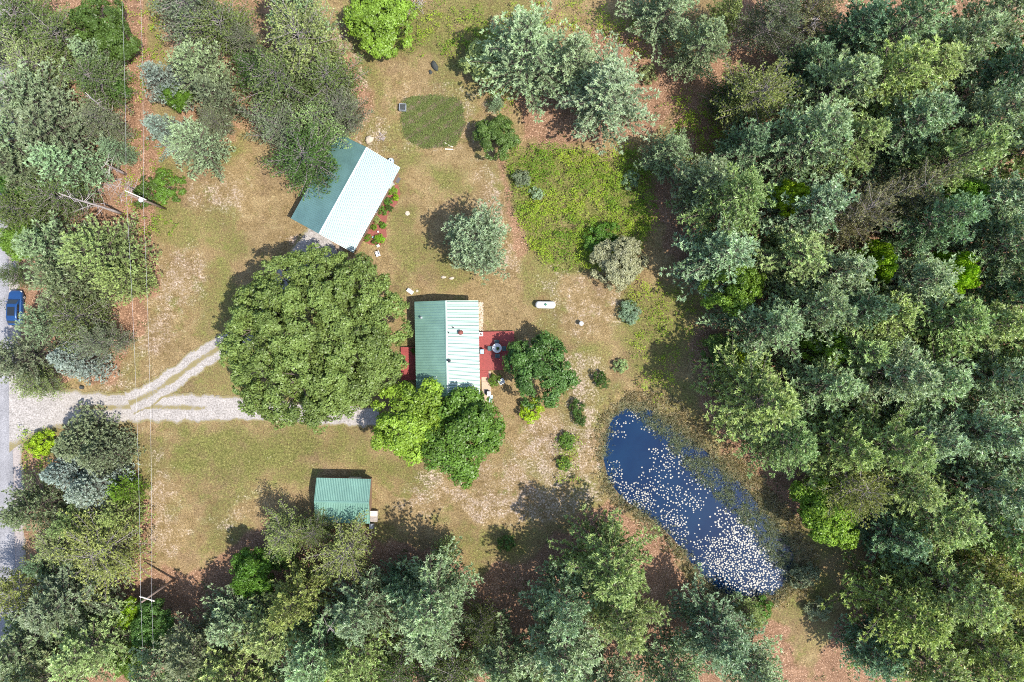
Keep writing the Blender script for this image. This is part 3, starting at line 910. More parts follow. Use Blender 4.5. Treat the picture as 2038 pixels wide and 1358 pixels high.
STANDS = [
    ('in the top-left stand beside the road', 'trees of the top-left roadside stand', [
        ('J', 55, 40, 70, 10, 'oli'), ('J', 8, 95, 45, 9, 'gry'), ('J', 130, 78, 60, 10, 'oli'), ('M', 205, 70, 62, 8, 'drk'), ('J', 70, 132, 60, 9, 'grn'),
        ('w', 195, 120, 45, 9, 'blu'), ('J', 198, 165, 55, 9, 'oli'), ('w', 75, 205, 82, 12, 'blu'), ('w', 122, 262, 85, 12, 'gry'), ('w', 30, 282, 75, 12, 'blu'),
        ('w', 140, 330, 72, 11, 'blu'), ('w', 62, 345, 60, 11, 'gry'), ('J', 213, 246, 44, 8, 'gry'), ('w', 236, 300, 30, 7, 'blu'), ('M', 24, 378, 50, 7, 'drk'),
        ('J', 128, 398, 55, 9, 'oli'), ('J', 55, 422, 50, 8, 'oli'), ('M', 42, 474, 42, 6, 'lef'), ('M', 232, 175, 24, 5, 'drk')]),
    ('in the middle stand beside the road', 'trees of the middle roadside stand', [
        ('w', 112, 498, 72, 12, 'blu'), ('w', 208, 508, 82, 12, 'grn'), ('w', 155, 560, 75, 12, 'gry'), ('w', 250, 556, 52, 10, 'grn'), ('J', 40, 552, 24, 6, 'oli'),
        ('w', 104, 642, 48, 10, 'blu'), ('J', 168, 630, 65, 9, 'oli'), ('J', 215, 682, 38, 8, 'gry'), ('S', 155, 712, 52, 8, 'sil'), ('w', 48, 715, 68, 10, 'gry'),
        ('J', 82, 764, 34, 6, 'grn')]),
    ('in the stand below the driveway mouth', 'trees below the driveway mouth', [
        ('S', 165, 882, 64, 9, 'gry'), ('S', 213, 905, 52, 9, 'gry'), ('S', 138, 938, 46, 8, 'sil'), ('S', 190, 968, 56, 9, 'sil'),
        ('w', 75, 1010, 65, 10, 'gry'), ('w', 250, 975, 34, 6, 'brt'), ('w', 243, 1022, 48, 7, 'yel'), ('J', 210, 1092, 78, 9, 'yel'), ('J', 122, 1088, 45, 7, 'grn'),
        ('J', 48, 1170, 48, 9, 'yel'), ('w', 98, 1120, 40, 7, 'tea'), ('w', 150, 1040, 40, 8, 'grn')]),
    ('in the bottom-left corner', 'trees of the bottom-left corner', [
        ('W', 130, 1200, 82, 14, 'gry'), ('W', 62, 1275, 82, 15, 'gry'), ('W', 180, 1285, 78, 15, 'grn'), ('W', 110, 1345, 70, 15, 'gry'), ('M', 256, 1222, 26, 5, 'lim'),
        ('M', 306, 1240, 45, 7, 'drk'), ('M', 258, 1312, 36, 6, 'lef'), ('W', 15, 1350, 60, 14, 'grn')]),
    ('between the power line and the garage', 'trees between the power line and the garage', [
        ('J', 390, 28, 72, 10, 'gry'), ('J', 452, 58, 62, 10, 'oli'), ('J', 497, 92, 36, 8, 'gry'), ('W', 585, 12, 66, 13, 'blu'), ('w', 402, 140, 64, 11, 'blu'),
        ('w', 335, 165, 46, 10, 'sil'), ('w', 432, 192, 50, 10, 'gry'), ('M', 352, 192, 26, 6, 'lef'), ('w', 340, 265, 46, 9, 'sil'), ('w', 392, 292, 64, 10, 'blu'),
        ('J', 436, 246, 32, 7, 'gry'), ('J', 612, 92, 76, 11, 'grn'), ('J', 520, 150, 48, 9, 'drk'), ('J', 572, 172, 70, 10, 'oli'), ('J', 660, 165, 74, 11, 'oli'),
        ('J', 556, 254, 56, 9, 'gry'), ('J', 640, 240, 58, 9, 'grn'), ('J', 622, 318, 66, 9, 'drk'), ('J', 690, 225, 48, 9, 'gry')]),
    ('along the bottom edge left of the pond', 'trees along the bottom edge', [
        ('J', 572, 1062, 54, 9, 'yel'), ('J', 695, 1092, 62, 9, 'yel'), ('J', 632, 1052, 36, 7, 'oli'), ('M', 505, 1135, 46, 8, 'lef'), ('W', 592, 1188, 62, 15, 'yel'),
        ('W', 555, 1255, 72, 16, 'grn'), ('W', 640, 1290, 72, 16, 'blu'), ('W', 470, 1235, 62, 13, 'blu'), ('W', 400, 1285, 74, 14, 'gry'), ('W', 322, 1325, 58, 13, 'blu'),
        ('W', 480, 1335, 78, 15, 'grn'), ('W', 722, 1218, 68, 16, 'blu'), ('W', 715, 1290, 72, 16, 'grn'), ('W', 868, 1185, 88, 17, 'blu'), ('W', 850, 1250, 76, 17, 'blu'),
        ('W', 795, 1162, 40, 11, 'tea'), ('w', 888, 1098, 30, 7, 'grn'), ('J', 905, 1322, 58, 10, 'oli'), ('J', 795, 1325, 55, 10, 'oli'), ('M', 640, 1335, 34, 6, 'lim'),
        ('W', 1215, 1125, 100, 18, 'grn'), ('W', 1125, 1195, 62, 17, 'blu'), ('W', 1120, 1290, 104, 18, 'blu'), ('W', 1232, 1215, 78, 18, 'grn'), ('W', 1000, 1320, 66, 15, 'blu'),
        ('M', 560, 1100, 34, 6, 'drk'), ('J', 960, 1240, 40, 10, 'oli'), ('W', 560, 1380, 70, 15, 'blu'), ('W', 730, 1385, 70, 15, 'grn'), ('W', 890, 1395, 70, 15, 'blu'),
        ('W', 1060, 1395, 75, 16, 'grn'), ('W', 1210, 1370, 70, 15, 'blu'), ('W', 400, 1380, 66, 14, 'grn')]),
    ('below the pond', 'trees below the pond', [
        ('W', 1430, 1272, 92, 16, 'tea'), ('W', 1335, 1335, 66, 15, 'blu'), ('W', 1500, 1335, 70, 15, 'blu'), ('w', 1490, 1222, 34, 6, 'grn')]),
    ('at the front of the right-hand wood', 'front trees of the right-hand wood', [
        ('W', 1325, 12, 60, 14, 'blu'), ('W', 1395, 98, 52, 12, 'blu'), ('W', 1440, 38, 42, 12, 'grn'), ('w', 1330, 305, 58, 9, 'blu'), ('W', 1450, 405, 92, 18, 'grn'),
        ('W', 1395, 365, 56, 15, 'blu'), ('J', 1505, 195, 70, 14, 'yel'), ('W', 1475, 295, 58, 12, 'tea'), ('J', 1530, 55, 56, 12, 'gry'), ('W', 1440, 510, 84, 17, 'blu'),
        ('M', 1465, 565, 58, 12, 'lef'), ('W', 1530, 645, 76, 17, 'blu'), ('M', 1440, 702, 40, 5, 'drk'), ('M', 1500, 718, 34, 5, 'lim'), ('W', 1500, 800, 98, 19, 'grn'),
        ('W', 1560, 872, 72, 18, 'grn'), ('J', 1440, 200, 40, 7, 'drk')]),
    ('in the right-hand wood, second rank', 'second rank of the right-hand wood', [
        ('J', 1610, 20, 60, 13, 'buf'), ('W', 1605, 128, 56, 12, 'tea'), ('W', 1665, 175, 80, 18, 'blu'), ('W', 1600, 290, 86, 18, 'blu'), ('W', 1695, 285, 78, 18, 'grn'),
        ('M', 1562, 390, 32, 13, 'lim'), ('W', 1612, 412, 82, 18, 'blu'), ('J', 1685, 430, 66, 15, 'buf'), ('W', 1580, 510, 80, 17, 'grn'), ('W', 1662, 545, 72, 17, 'blu'),
        ('W', 1608, 612, 74, 17, 'blu'), ('M', 1642, 690, 40, 12, 'brt'), ('W', 1632, 772, 80, 18, 'blu'), ('W', 1695, 700, 76, 18, 'grn'), ('W', 1655, 882, 78, 18, 'grn'),
        ('J', 1685, 962, 74, 15, 'yel'), ('M', 1650, 1012, 70, 9, 'brt'), ('W', 1690, 620, 60, 17, 'tea')]),
    ('in the right-hand wood, third rank', 'third rank of the right-hand wood', [
        ('W', 1775, 68, 86, 18, 'blu'), ('W', 1690, 70, 60, 15, 'tea'), ('W', 1740, 172, 80, 18, 'grn'), ('W', 1832, 150, 76, 18, 'grn'), ('W', 1792, 262, 86, 18, 'blu'),
        ('W', 1870, 330, 80, 18, 'grn'), ('J', 1790, 388, 62, 16, 'buf'), ('W', 1840, 445, 80, 18, 'tea'), ('M', 1735, 526, 40, 13, 'lim'), ('W', 1812, 560, 86, 18, 'blu'),
        ('W', 1755, 622, 74, 18, 'grn'), ('W', 1870, 642, 84, 18, 'grn'), ('W', 1752, 742, 84, 18, 'blu'), ('W', 1842, 762, 84, 18, 'blu'), ('W', 1742, 880, 84, 18, 'grn'),
        ('W', 1832, 872, 80, 18, 'blu'), ('W', 1790, 965, 80, 18, 'grn'), ('W', 1770, 1065, 66, 15, 'tea'), ('W', 1855, 1032, 84, 18, 'grn'), ('W', 1790, 1215, 96, 18, 'yel'),
        ('W', 1875, 1160, 86, 18, 'grn'), ('W', 1745, 1305, 58, 12, 'tea'), ('W', 1845, 1315, 80, 18, 'grn')]),
    ('along the right edge of the photo', 'trees along the right edge', [
        ('W', 1960, 48, 88, 18, 'blu'), ('W', 1892, 105, 74, 18, 'blu'), ('W', 2012, 150, 78, 18, 'tea'), ('W', 1950, 240, 80, 18, 'blu'), ('W', 2022, 305, 76, 18, 'grn'),
        ('W', 1962, 405, 78, 18, 'blu'), ('M', 1897, 402, 45, 13, 'brt'), ('M', 1892, 545, 46, 13, 'lim'), ('W', 1990, 492, 80, 17, 'blu'), ('W', 2022, 602, 74, 18, 'tea'),
        ('W', 1950, 652, 84, 18, 'grn'), ('W', 1962, 752, 80, 18, 'blu'), ('W', 2030, 735, 76, 18, 'grn'), ('W', 1928, 852, 80, 18, 'blu'), ('W', 2012, 902, 82, 18, 'blu'),
        ('W', 1940, 972, 82, 18, 'blu'), ('W', 2000, 1062, 82, 18, 'grn'), ('W', 1952, 1160, 88, 18, 'yel'), ('W', 2022, 1232, 78, 18, 'grn'), ('W', 1930, 1272, 88, 18, 'grn'),
        ('W', 2012, 1342, 78, 18, 'tea'), ('W', 2075, 85, 70, 18, 'grn'), ('W', 2085, 215, 70, 18, 'blu'), ('W', 2080, 400, 72, 18, 'grn'), ('W', 2085, 540, 70, 18, 'blu'),
        ('W', 2085, 665, 70, 18, 'grn'), ('W', 2090, 820, 72, 18, 'blu'), ('W', 2075, 985, 70, 18, 'grn'), ('W', 2085, 1140, 72, 18, 'blu'), ('W', 2080, 1300, 70, 18, 'grn')]),
]
_b = next(t for t in STANDS if t[1] == 'trees along the bottom edge')
STANDS.remove(_b)
STANDS.append(('along the bottom edge below the shed', 'trees along the bottom edge below the shed', [t for t in _b[2] if t[1] < 780]))
STANDS.append((_b[0], _b[1], [t for t in _b[2] if t[1] >= 780]))
for phrase, group, lst in STANDS:
    lst = sorted(lst, key=lambda r: r[2])
    for i, (k, x, y, r, h, t) in enumerate(lst):
        tree(k, x, y, r, h, t, f'{TINT[t][1]} {KWORD[k]}, {ORD[i + 1]} from the top {phrase}', group)

SINGLE = [
    ('O', 634, 672, 192, 13, 'oak', 'huge spreading oak between the garage and the green-roofed house'),
    ('M', 812, 842, 80, 9, 'brt', 'bright green broadleaf tree at the lower left corner of the house'),
    ('M', 925, 862, 86, 8, 'lef', 'dense green broadleaf tree just below the house'),
    ('M', 1078, 727, 70, 7.5, 'drk', 'round dark green broadleaf tree overhanging the red deck'),
    ('C', 945, 482, 76, 10, 'blu', 'lone round blue-green pine on the lawn above the house'),
    ('M', 755, 40, 66, 6, 'brt', 'bright green rounded bush tree at the top edge beside the brush pile'),
    ('W', 1050, 105, 80, 14, 'blu', 'leftmost of the three blue-green pines above the meadow patch'),
    ('W', 1138, 128, 60, 13, 'blu', 'middle one of the three blue-green pines above the meadow patch'),
    ('W', 1207, 185, 84, 14, 'blu', 'lower right one of the three blue-green pines above the meadow patch'),
    ('M', 968, 122, 44, 4.5, 'yel', 'yellow-green bushy tree against the three blue-green pines'),
    ('M', 990, 266, 44, 4.5, 'drk', 'dark rounded bush tree beside the garden plot'),
    ('M', 1232, 520, 52, 5, 'buf', 'pale grey-green bush tree at the lower corner of the meadow patch'),
    ('w', 990, 206, 18, 3, 'blu', 'small blue-green pine between the garden plot and the three pines'),
    ('B', 1057, 818, 26, 2.2, 'lim', 'lime-yellow round shrub on the lawn below the round dark tree'),
    ('B', 1195, 756, 18, 1.8, 'drk', 'small dark green shrub above the pond'),
    ('B', 1148, 810, 15, 1.5, 'drk', 'upper one of two dark shrubs in the strip left of the pond'),
    ('B', 1152, 836, 14, 1.4, 'drk', 'lower one of two dark shrubs in the strip left of the pond'),
    ('B', 1008, 1082, 19, 2.2, 'drk', 'small dark shrub alone in the big pine shadow'),
    ('B', 86, 884, 28, 2.6, 'lim', 'yellow-green shrub beside the road below the driveway'),
    ('B', 292, 386, 30, 2.6, 'drk', 'dark green shrub at the foot of the pole with the lamp'),
    ('B', 332, 368, 32, 2.6, 'lef', 'green shrub to the right of the pole with the lamp'),
    ('B', 1036, 356, 20, 1.8, 'gry', 'grey-green shrub at the left side of the meadow patch'),
    ('B', 1068, 384, 15, 1.4, 'blu', 'small bluish shrub inside the meadow patch'),
    ('B', 1255, 358, 20, 1.8, 'tea', 'teal shrub in shade at the wood edge beside the meadow patch'),
    ('B', 1200, 470, 34, 2.4, 'lef', 'leafy green shrub at the lower end of the meadow patch'),
    ('B', 1290, 145, 18, 1.6, 'grn', 'small green shrub on the orange litter beside the three pines'),
    ('B', 1250, 620, 24, 1.6, 'tea', 'low teal shrub in shade between the white vent cap and the wood'),
    ('B', 1235, 730, 16, 1.3, 'grn', 'low green shrub in the shade above the pond'),
    ('B', 1515, 1215, 26, 1.8, 'lef', 'leaf-green shrub at the lower end of the pond'),
    ('B', 1600, 1150, 30, 1.9, 'gry', 'grey-green shrub at the right end of the pond'),
    ('B', 1625, 1215, 24, 1.6, 'gry', 'grey-green shrub on the bare slope past the pond end'),
    ('B', 1130, 880, 18, 1.2, 'lef', 'low green shrub in the narrow strip near the pond'),
    ('B', 1122, 925, 16, 1.1, 'lef', 'lowest green shrub in the narrow strip near the pond'),
    ('B', 985, 758, 14, 1.0, 'lef', 'low green shrub between the walkway and the round dark tree'),
    ('B', 955, 793, 13, 1.1, 'lef', 'low green shrub at the lower end of the walkway'),
    ('B', 828, 700, 10, 1.0, 'lef', 'small green shrub against the left wall of the house'),
]
for k, x, y, r, h, t, lab in SINGLE:
    tree(k, x, y, r, h, t, lab, 'shrubs on the property' if k == 'B' else None)

# ------------------------------------------------------------------ dead trees
def dead_tree(base, tip_px, h, label, seed, nb=26, brk=False):
    r = np.random.default_rng(seed)
    b = np.array(gp(*base)); e = np.array(gp(*tip_px, h))
    o = thing('dead_tree', label, 'dead tree', tuple(b))
    d = e - b
    mb = MB()
    pts = [d * t + np.array([0.15 * math.sin(t * 5 + seed), 0.1 * math.cos(t * 4), 0]) * t for t in (0, .2, .4, .6, .8, 1.0)]
    mb.tube(pts, [0.2, 0.17, 0.14, 0.11, 0.07, 0.03], 7)
    mb.build('trunk', M['deadwood'], o)
    for i in range(nb):
        t = r.uniform(0.3, 0.98)
        p = d * t
        a = r.uniform(0, 6.283); L = r.uniform(0.7, 2.4) * (1.15 - t * 0.6)
        v = np.array([math.cos(a), math.sin(a), r.uniform(-0.2, 0.45)]) * L
        m2 = MB()
        m2.tube([p, p + v * 0.55 + r.normal(0, 0.08, 3), p + v + r.normal(0, 0.15, 3)], [0.035, 0.024, 0.008], 4, caps=False)
        q = p + v * 0.55; w = v * 0.5 + r.normal(0, 0.35, 3)
        m2.tube([q, q + w], [0.018, 0.006], 3, caps=False)
        m2.build('branch', M['deadwood'], o)


dead_tree((246, 426), (118, 383), 12.0, 'bare grey dead pine leaning over the orange litter below the lamp pole', 1, 22)
dead_tree((246, 245), (168, 182), 10.0, 'bare leaning dead trunk at the right edge of the top-left stand', 2, 10)
dead_tree((250, 346), (205, 322), 7.0, 'short bare dead trunk above the lamp pole', 3, 10)
dead_tree((1560, 105), (1630, 30), 10.0, 'grey bare dead pine at the top of the right-hand wood', 4, 34)
dead_tree((690, 1180), (655, 1255), 12.0, 'bare dead pine between the bottom edge pines', 5, 20)

# fallen crown of branches by the lamp pole and brush pile at the top edge
def stick_heap(name, label, px, py, rx, ry, n, seed, lmin, lmax, zmax):
    r = np.random.default_rng(seed)
    x, y, _ = gp(px, py)
    o = thing(name, label, 'brush pile', (x, y, 0))
    for i in range(n):
        a = r.uniform(0, 6.283); q = math.sqrt(r.random())
        c = np.array([math.cos(a) * q * rx, math.sin(a) * q * ry, 0.06 + (1 - q) * zmax * r.random()])
        b = r.uniform(0, 6.283); L = r.uniform(lmin, lmax)
        v = np.array([math.cos(b), math.sin(b), r.uniform(-0.08, 0.12)]) * L / 2
        mb = MB(); k = r.uniform(0.02, 0.045)
        mb.tube([c - v, c + r.normal(0, 0.08, 3), c + v], [k, k * 0.8, k * 0.3], 4)
        mb.build('branch', M['deadwood'], o)


stick_heap('brush_pile', 'pale heap of dead branches on the litter at the lamp pole', 240, 378, 3.0, 1.5, 70, 11, 0.8, 2.6, 0.6)
stick_heap('brush_pile', 'grey heap of cut brush at the top edge of the photo', 806, 2, 2.4, 2.2, 90, 12, 0.8, 2.2, 0.8)
stick_heap('brush_pile', 'small tangle of driftwood beside the pale boulder', 759, 272, 0.55, 0.5, 16, 13, 0.4, 1.0, 0.3)

# ------------------------------------------------------------------ buildings
def gable(root, W, L, eave, rise, roofmat, wallmat, over=0.4, panel=0.9, ribs=3, ridge='y', base=0.0):
    """gable building about the origin of root; ridge along local y (or x). Parts: wall, gable_wall, roof > roof_panel, ridge_cap, fascia"""
    def tr(p):
        return p if ridge == 'y' else (p[1], -p[0], p[2])
    hw, hl = W / 2, L / 2
    pitch = math.atan2(rise, hw)
    iw, il = hw - over, hl - over
    zt = eave + over * math.tan(pitch) - 0.06
    for s in (-1, 1):
        mb = MB(); x0, x1 = s * iw, s * (iw - 0.15)
        pts = [(x0, -il, base), (x0, il, base), (x0, il, zt), (x0, -il, zt), (x1, -il, base), (x1, il, base), (x1, il, zt), (x1, -il, zt)]
        pts = [tr(p) for p in pts]
        for f in ((0, 1, 2, 3), (5, 4, 7, 6), (3, 2, 6, 7), (4, 0, 3, 7), (1, 5, 6, 2)):
            mb.poly([pts[i] for i in f])
        mb.build('side_wall', wallmat, root)
        mb = MB(); y0, y1 = s * (il - 0.002), s * (il - 0.15)
        zr = eave + rise - 0.10
        out = [(-iw + .16, base), (iw - .16, base), (iw - .16, zt), (0, zr), (-iw + .16, zt)]
        mb.poly([tr((x, y0, z)) for x, z in out]); mb.poly([tr((x, y1, z)) for x, z in out[::-1]])
        for i in range(5):
            a, b = out[i], out[(i + 1) % 5]
            mb.poly([tr((a[0], y0, a[1])), tr((a[0], y1, a[1])), tr((b[0], y1, b[1])), tr((b[0], y0, b[1]))])
        mb.build('gable_wall', wallmat, root)
    # roof deck
    mb = MB(); t = 0.10
    sec = [(-hw, eave - t), (0, eave + rise - t), (hw, eave - t), (hw, eave - 0.004), (0, eave + rise - 0.004), (-hw, eave - 0.004)]
    for i in range(6):
        a, b = sec[i], sec[(i + 1) % 6]
        mb.poly([tr((a[0], -hl, a[1])), tr((b[0], -hl, b[1])), tr((b[0], hl, b[1])), tr((a[0], hl, a[1]))])
    for y in (-hl, hl):
        mb.poly([tr((x, y, z)) for x, z in sec[:3] + sec[3:]])
    roof = mb.build('roof', M['white'], root)
    n = max(1, round(2 * hl / panel)); pw = 2 * hl / n
    for s in (-1, 1):
        prof = []
        for k in range(ribs):
            y = -pw / 2 + (k + 0.5) * pw / ribs
            a, b, hh = 0.42 * pw / ribs, 0.10 * pw / ribs, 0.05
            prof += [(y - a, 0), (y - b, hh), (y + b, hh), (y + a, 0)]
        prof = [(-pw / 2, 0)] + prof + [(pw / 2, 0)]
        for j in range(n):
            yc = -hl + (j + 0.5) * pw
            mb = MB(); vals = []
            for y, dz in prof:
                # run past the eave a little, up to the ridge
                nx, nz = s * math.sin(pitch), math.cos(pitch)
                lo = (s * (hw + 0.03) + nx * dz, yc + y, eave - 0.03 * math.tan(pitch) + nz * dz + 0.004)
                hi = (s * 0.02 + nx * dz, yc + y, eave + rise - 0.02 * math.tan(pitch) + nz * dz + 0.004)
                vals.append((tr(lo), tr(hi)))
            for a, b in zip(vals, vals[1:]):
                mb.poly([a[0], b[0], b[1], a[1]] if s > 0 else [a[1], b[1], b[0], a[0]])
            mb.build('roof_panel', roofmat, roof)
    mb = MB()
    c = 0.17; zr = eave + rise + 0.075
    sec = [(-c, zr - c * math.tan(pitch)), (0, zr), (c, zr - c * math.tan(pitch)), (c, zr - c * math.tan(pitch) - 0.03), (0, zr - 0.03), (-c, zr - c * math.tan(pitch) - 0.03)]
    for i in range(6):
        a, b = sec[i], sec[(i + 1) % 6]
        mb.poly([tr((a[0], -hl - .02, a[1])), tr((b[0], -hl - .02, b[1])), tr((b[0], hl + .02, b[1])), tr((a[0], hl + .02, a[1]))])
    for y in (-hl - .02, hl + .02):
        mb.poly([tr((x, y, z)) for x, z in sec])
    mb.build('ridge_cap', roofmat, roof)
    for s in (-1, 1):          # gable trim
        for e in (-1, 1):
            mb = MB(); y0, y1 = e * (hl + 0.035), e * (hl + 0.003)
            pr = [(s * (hw + .02), eave + 0.05), (s * 0.005, eave + rise + 0.055), (s * 0.005, eave + rise - 0.14), (s * (hw + .02), eave - 0.15)]
            mb.poly([tr((x, y0, z)) for x, z in pr]); mb.poly([tr((x, y1, z)) for x, z in pr[::-1]])
            for i in range(4):
                a, b = pr[i], pr[(i + 1) % 4]
                mb.poly([tr((a[0], y0, a[1])), tr((a[0], y1, a[1])), tr((b[0], y1, b[1])), tr((b[0], y0, b[1]))])
            mb.build('gable_trim', roofmat, roof)
    return roof


def window(root, x, y, z, w, h, ax, name='window'):
    """a framed window on a wall whose outward normal is along +-x or +-y (ax)"""
    nx, ny = ax
    d = 0.05
    dims = (d, w, h) if nx else (w, d, h)
    f = MB().box((x + nx * 0.02, y + ny * 0.02, z), dims).build(name, M['white'], root)
    dims = (0.02, w - 0.16, h - 0.16) if nx else (w - 0.16, 0.02, h - 0.16)
    MB().box((x + nx * 0.05, y + ny * 0.05, z), dims).build('pane', M['glass'], f)


def vent_pipe(roof, x, y, z, r, h, mat, cap=True):
    mb = MB().lathe([(r * 2.0, 0.0), (r * 1.5, 0.06), (r, 0.08), (r, h), (r * 0.7, h + 0.01)], 12, (x, y, z - 0.02))
    if cap:
        mb.lathe([(r * 1.7, h + 0.02), (r * 1.7, h + 0.06), (r * 0.2, h + 0.14)], 12, (x, y, z))
    mb.build('vent_pipe', mat, roof)


# house
HX, HY, HR = -8.30, -1.0, math.radians(1.05)
house = thing('house', 'house with a ribbed green metal gable roof beside the red deck', 'house', (HX, HY, 0), HR)
hroof = gable(house, 8.12, 12.3, 3.0, 1.15, M['roof_house'], M['siding'], 0.45, 1.02, 3)
sl = 1.15 / 4.06
def on_roof(x): return 3.0 + 1.15 - abs(x) * sl
vent_pipe(hroof, 1.8, 2.1, on_roof(1.8), 0.17, 0.55, M['brick_red'])
vent_pipe(hroof, 0.85, 2.8, on_roof(0.85), 0.07, 0.35, M['dark'], False)
vent_pipe(hroof, 0.28, 2.15, on_roof(0.28), 0.06, 0.3, M['dark'], False)
vent_pipe(hroof, 0.32, -1.55, on_roof(0.32), 0.11, 0.45, M['dark'])
vent_pipe(hroof, -3.2, 4.1, on_roof(-3.2), 0.09, 0.45, M['galv'])
vent_pipe(hroof, -1.4, -3.6, on_roof(-1.4), 0.05, 0.25, M['white'], False)
for yy in (-4.2, 0.3, 4.2):
    window(house, 3.61, yy, 1.6, 1.3, 1.1, (1, 0)); window(house, -3.61, yy + 0.2, 1.6, 1.3, 1.1, (-1, 0))
dr = MB().box((3.64, 2.2, 1.35), (0.06, 0.95, 2.05)).build('door', M['white'], house)
MB().box((3.69, 2.55, 1.3), (0.05, 0.05, 0.12)).build('handle', M['dark'], dr)
for s in (-1, 1): window(house, -1.6, s * 5.7, 1.6, 1.1, 1.0, (0, s)); window(house, 1.6, s * 5.7, 1.6, 1.1, 1.0, (0, s))

# garage
GXc, GYc, GRr = -21.34, 19.04, math.radians(-28.84)
gar = thing('garage', 'garage with teal metal gable roof, one slope glaring white, turned askew', 'garage', (GXc, GYc, 0), GRr)
groof = gable(gar, 9.1, 12.4, 3.0, 1.5, M['roof_garage'], M['siding_brown'], 0.4, 0.80, 3)
gd = MB().box((-1.9, -5.84, 1.2), (2.9, 0.08, 2.3)).build('garage_door', M['white'], gar)
for i in range(4): MB().box((-1.9, -5.89, 0.4 + i * 0.55), (2.7, 0.03, 0.45)).build('door_panel', M['white'], gd)
gd = MB().box((1.9, -5.84, 1.2), (2.9, 0.08, 2.3)).build('garage_door', M['white'], gar)
for i in range(4): MB().box((1.9, -5.89, 0.4 + i * 0.55), (2.7, 0.03, 0.45)).build('door_panel', M['white'], gd)
dr = MB().box((4.18, 3.9, 1.1), (0.06, 0.95, 2.05)).build('door', M['white'], gar)
MB().box((4.23, 4.25, 1.05), (0.05, 0.05, 0.12)).build('handle', M['dark'], dr)
for yy in (-3.2, 0.4): window(gar, 4.15, yy, 1.6, 1.2, 0.9, (1, 0))

# shed
SXc, SYc, SR = -21.76, -20.65, math.radians(-1.3)
shed = thing('shed', 'small shed with a pale green metal roof at the lower lawn', 'shed', (SXc, SYc, 0), SR)
gable(shed, 5.7, 6.95, 2.55, 0.85, M['roof_shed'], M['siding_brown'], 0.3, 0.87, 4, ridge='x')
dr = MB().box((1.0, 2.57, 1.05), (1.6, 0.06, 2.0)).build('door', M['siding'], shed)
MB().box((1.6, 2.62, 1.05), (0.05, 0.05, 0.14)).build('handle', M['dark'], dr)

# ------------------------------------------------------------------ deck, porch, walkway
def deck(label, px0, py0, px1, py1, z, steps=None, rz=HR):
    x0, y0, _ = gp(px0, py0, z); x1, y1, _ = gp(px1, py1, z)
    cx, cy = (x0 + x1) / 2, (y0 + y1) / 2; w, l = abs(x1 - x0), abs(y1 - y0)
    o = thing('deck', label, 'deck', (cx, cy, 0), rz)
    mb = MB(); n = int(l / 0.145)
    for i in range(n):
        mb.box((0, -l / 2 + (i + 0.5) * l / n, z - 0.02), (w, l / n - 0.008, 0.04))
    tag(mb.build('deck_boards', M['deck'], o), None, None, None, 'stuff')
    for s in (-1, 1):
        MB().box((s * (w / 2 - 0.06), 0, z - 0.14), (0.05, l - 0.02, 0.18)).build('rim_joist', M['deck'], o)
        for e in (-1, 1):
            MB().box((s * (w / 2 - 0.2), e * (l / 2 - 0.2), z / 2 - 0.05), (0.1, 0.1, z - 0.1)).build('post', M['deck'], o)
    return o, w, l


dk, dw, dl = deck('red-stained wooden deck on the right side of the house', 951, 659, 1024, 738, 0.55)
for i in range(4):
    MB().box((-dw / 2 + 0.75, -dl / 2 - 0.16 - i * 0.3, 0.42 - i * 0.13), (1.1, 0.28, 0.04)).build('step_tread', M['deck'], dk)
for s in (-1, 1):
    MB().box((-dw / 2 + 0.75 + s * 0.58, -dl / 2 - 0.6, 0.24), (0.05, 1.2, 0.3)).build('stringer', M['deck'], dk)
deck('small red porch deck on the left side of the house under the oak', 798, 692, 836, 758, 0.45)

x0, y0, _ = gp(968, 740); x1, y1, _ = gp(968, 803)
wk = thing('walkway', 'tan concrete walkway leading from the deck steps', 'walkway', ((x0 + x1) / 2, (y0 + y1) / 2, 0), HR)
for i in range(3):
    MB().box((0, 1.4 - i * 1.4, 0.0), (1.25, 1.38, 0.16), bev=0.015).build('slab', M['concrete'], wk)
tag(wk, kind=None)
def doormat(px, py, w, l, rz, label, z=0.085):
    x, y, _ = gp(px, py)
    mb = MB().box((0, 0, 0.012), (w, l, 0.024), bev=0.006)
    o = mb.build('doormat', M['mat'], None, (x, y, z), rz)
    tag(o, label, 'doormat')
doormat(969, 747, 0.75, 0.45, HR, 'dark grey doormat at the upper end of the tan walkway')
doormat(967, 780, 0.55, 0.55, HR, 'dark grey doormat at the lower end of the tan walkway')
doormat(792, 358, 0.5, 0.75, GRr, 'dark grey doormat on sand beside the garage', 0.06)

# pale stone strip along the house wall
r = np.random.default_rng(31)
parts = []
for i in range(420):
    px = 956 + r.uniform(-4.5, 5.5); py = r.uniform(601, 668)
    x, y, _ = gp(px, py); s = r.uniform(0.05, 0.1)
    a = r.uniform(0, 6.283, 6); base = np.array([x, y, 0.03])
    ring = np.stack([np.cos(np.arange(5) * 1.257) * s * r.uniform(0.7, 1.2, 5), np.sin(np.arange(5) * 1.257) * s * r.uniform(0.7, 1.2, 5), np.zeros(5)], 1) + base
    vv = np.concatenate([ring, [base + [0, 0, s * 0.8]]])
    parts.append((vv, np.array([[k, (k + 1) % 5, 5] for k in range(5)]), np.zeros(6)))
v, T, _ = join(parts)
tag(link('gravel', mesh_tris('gravel', v, T, M['stone'])), 'pale stone chips along the house wall', None, None, 'stuff')

# ------------------------------------------------------------------ small things
DZ = 0.552
def on(px, py, z=0.0): return gp(px, py, z)


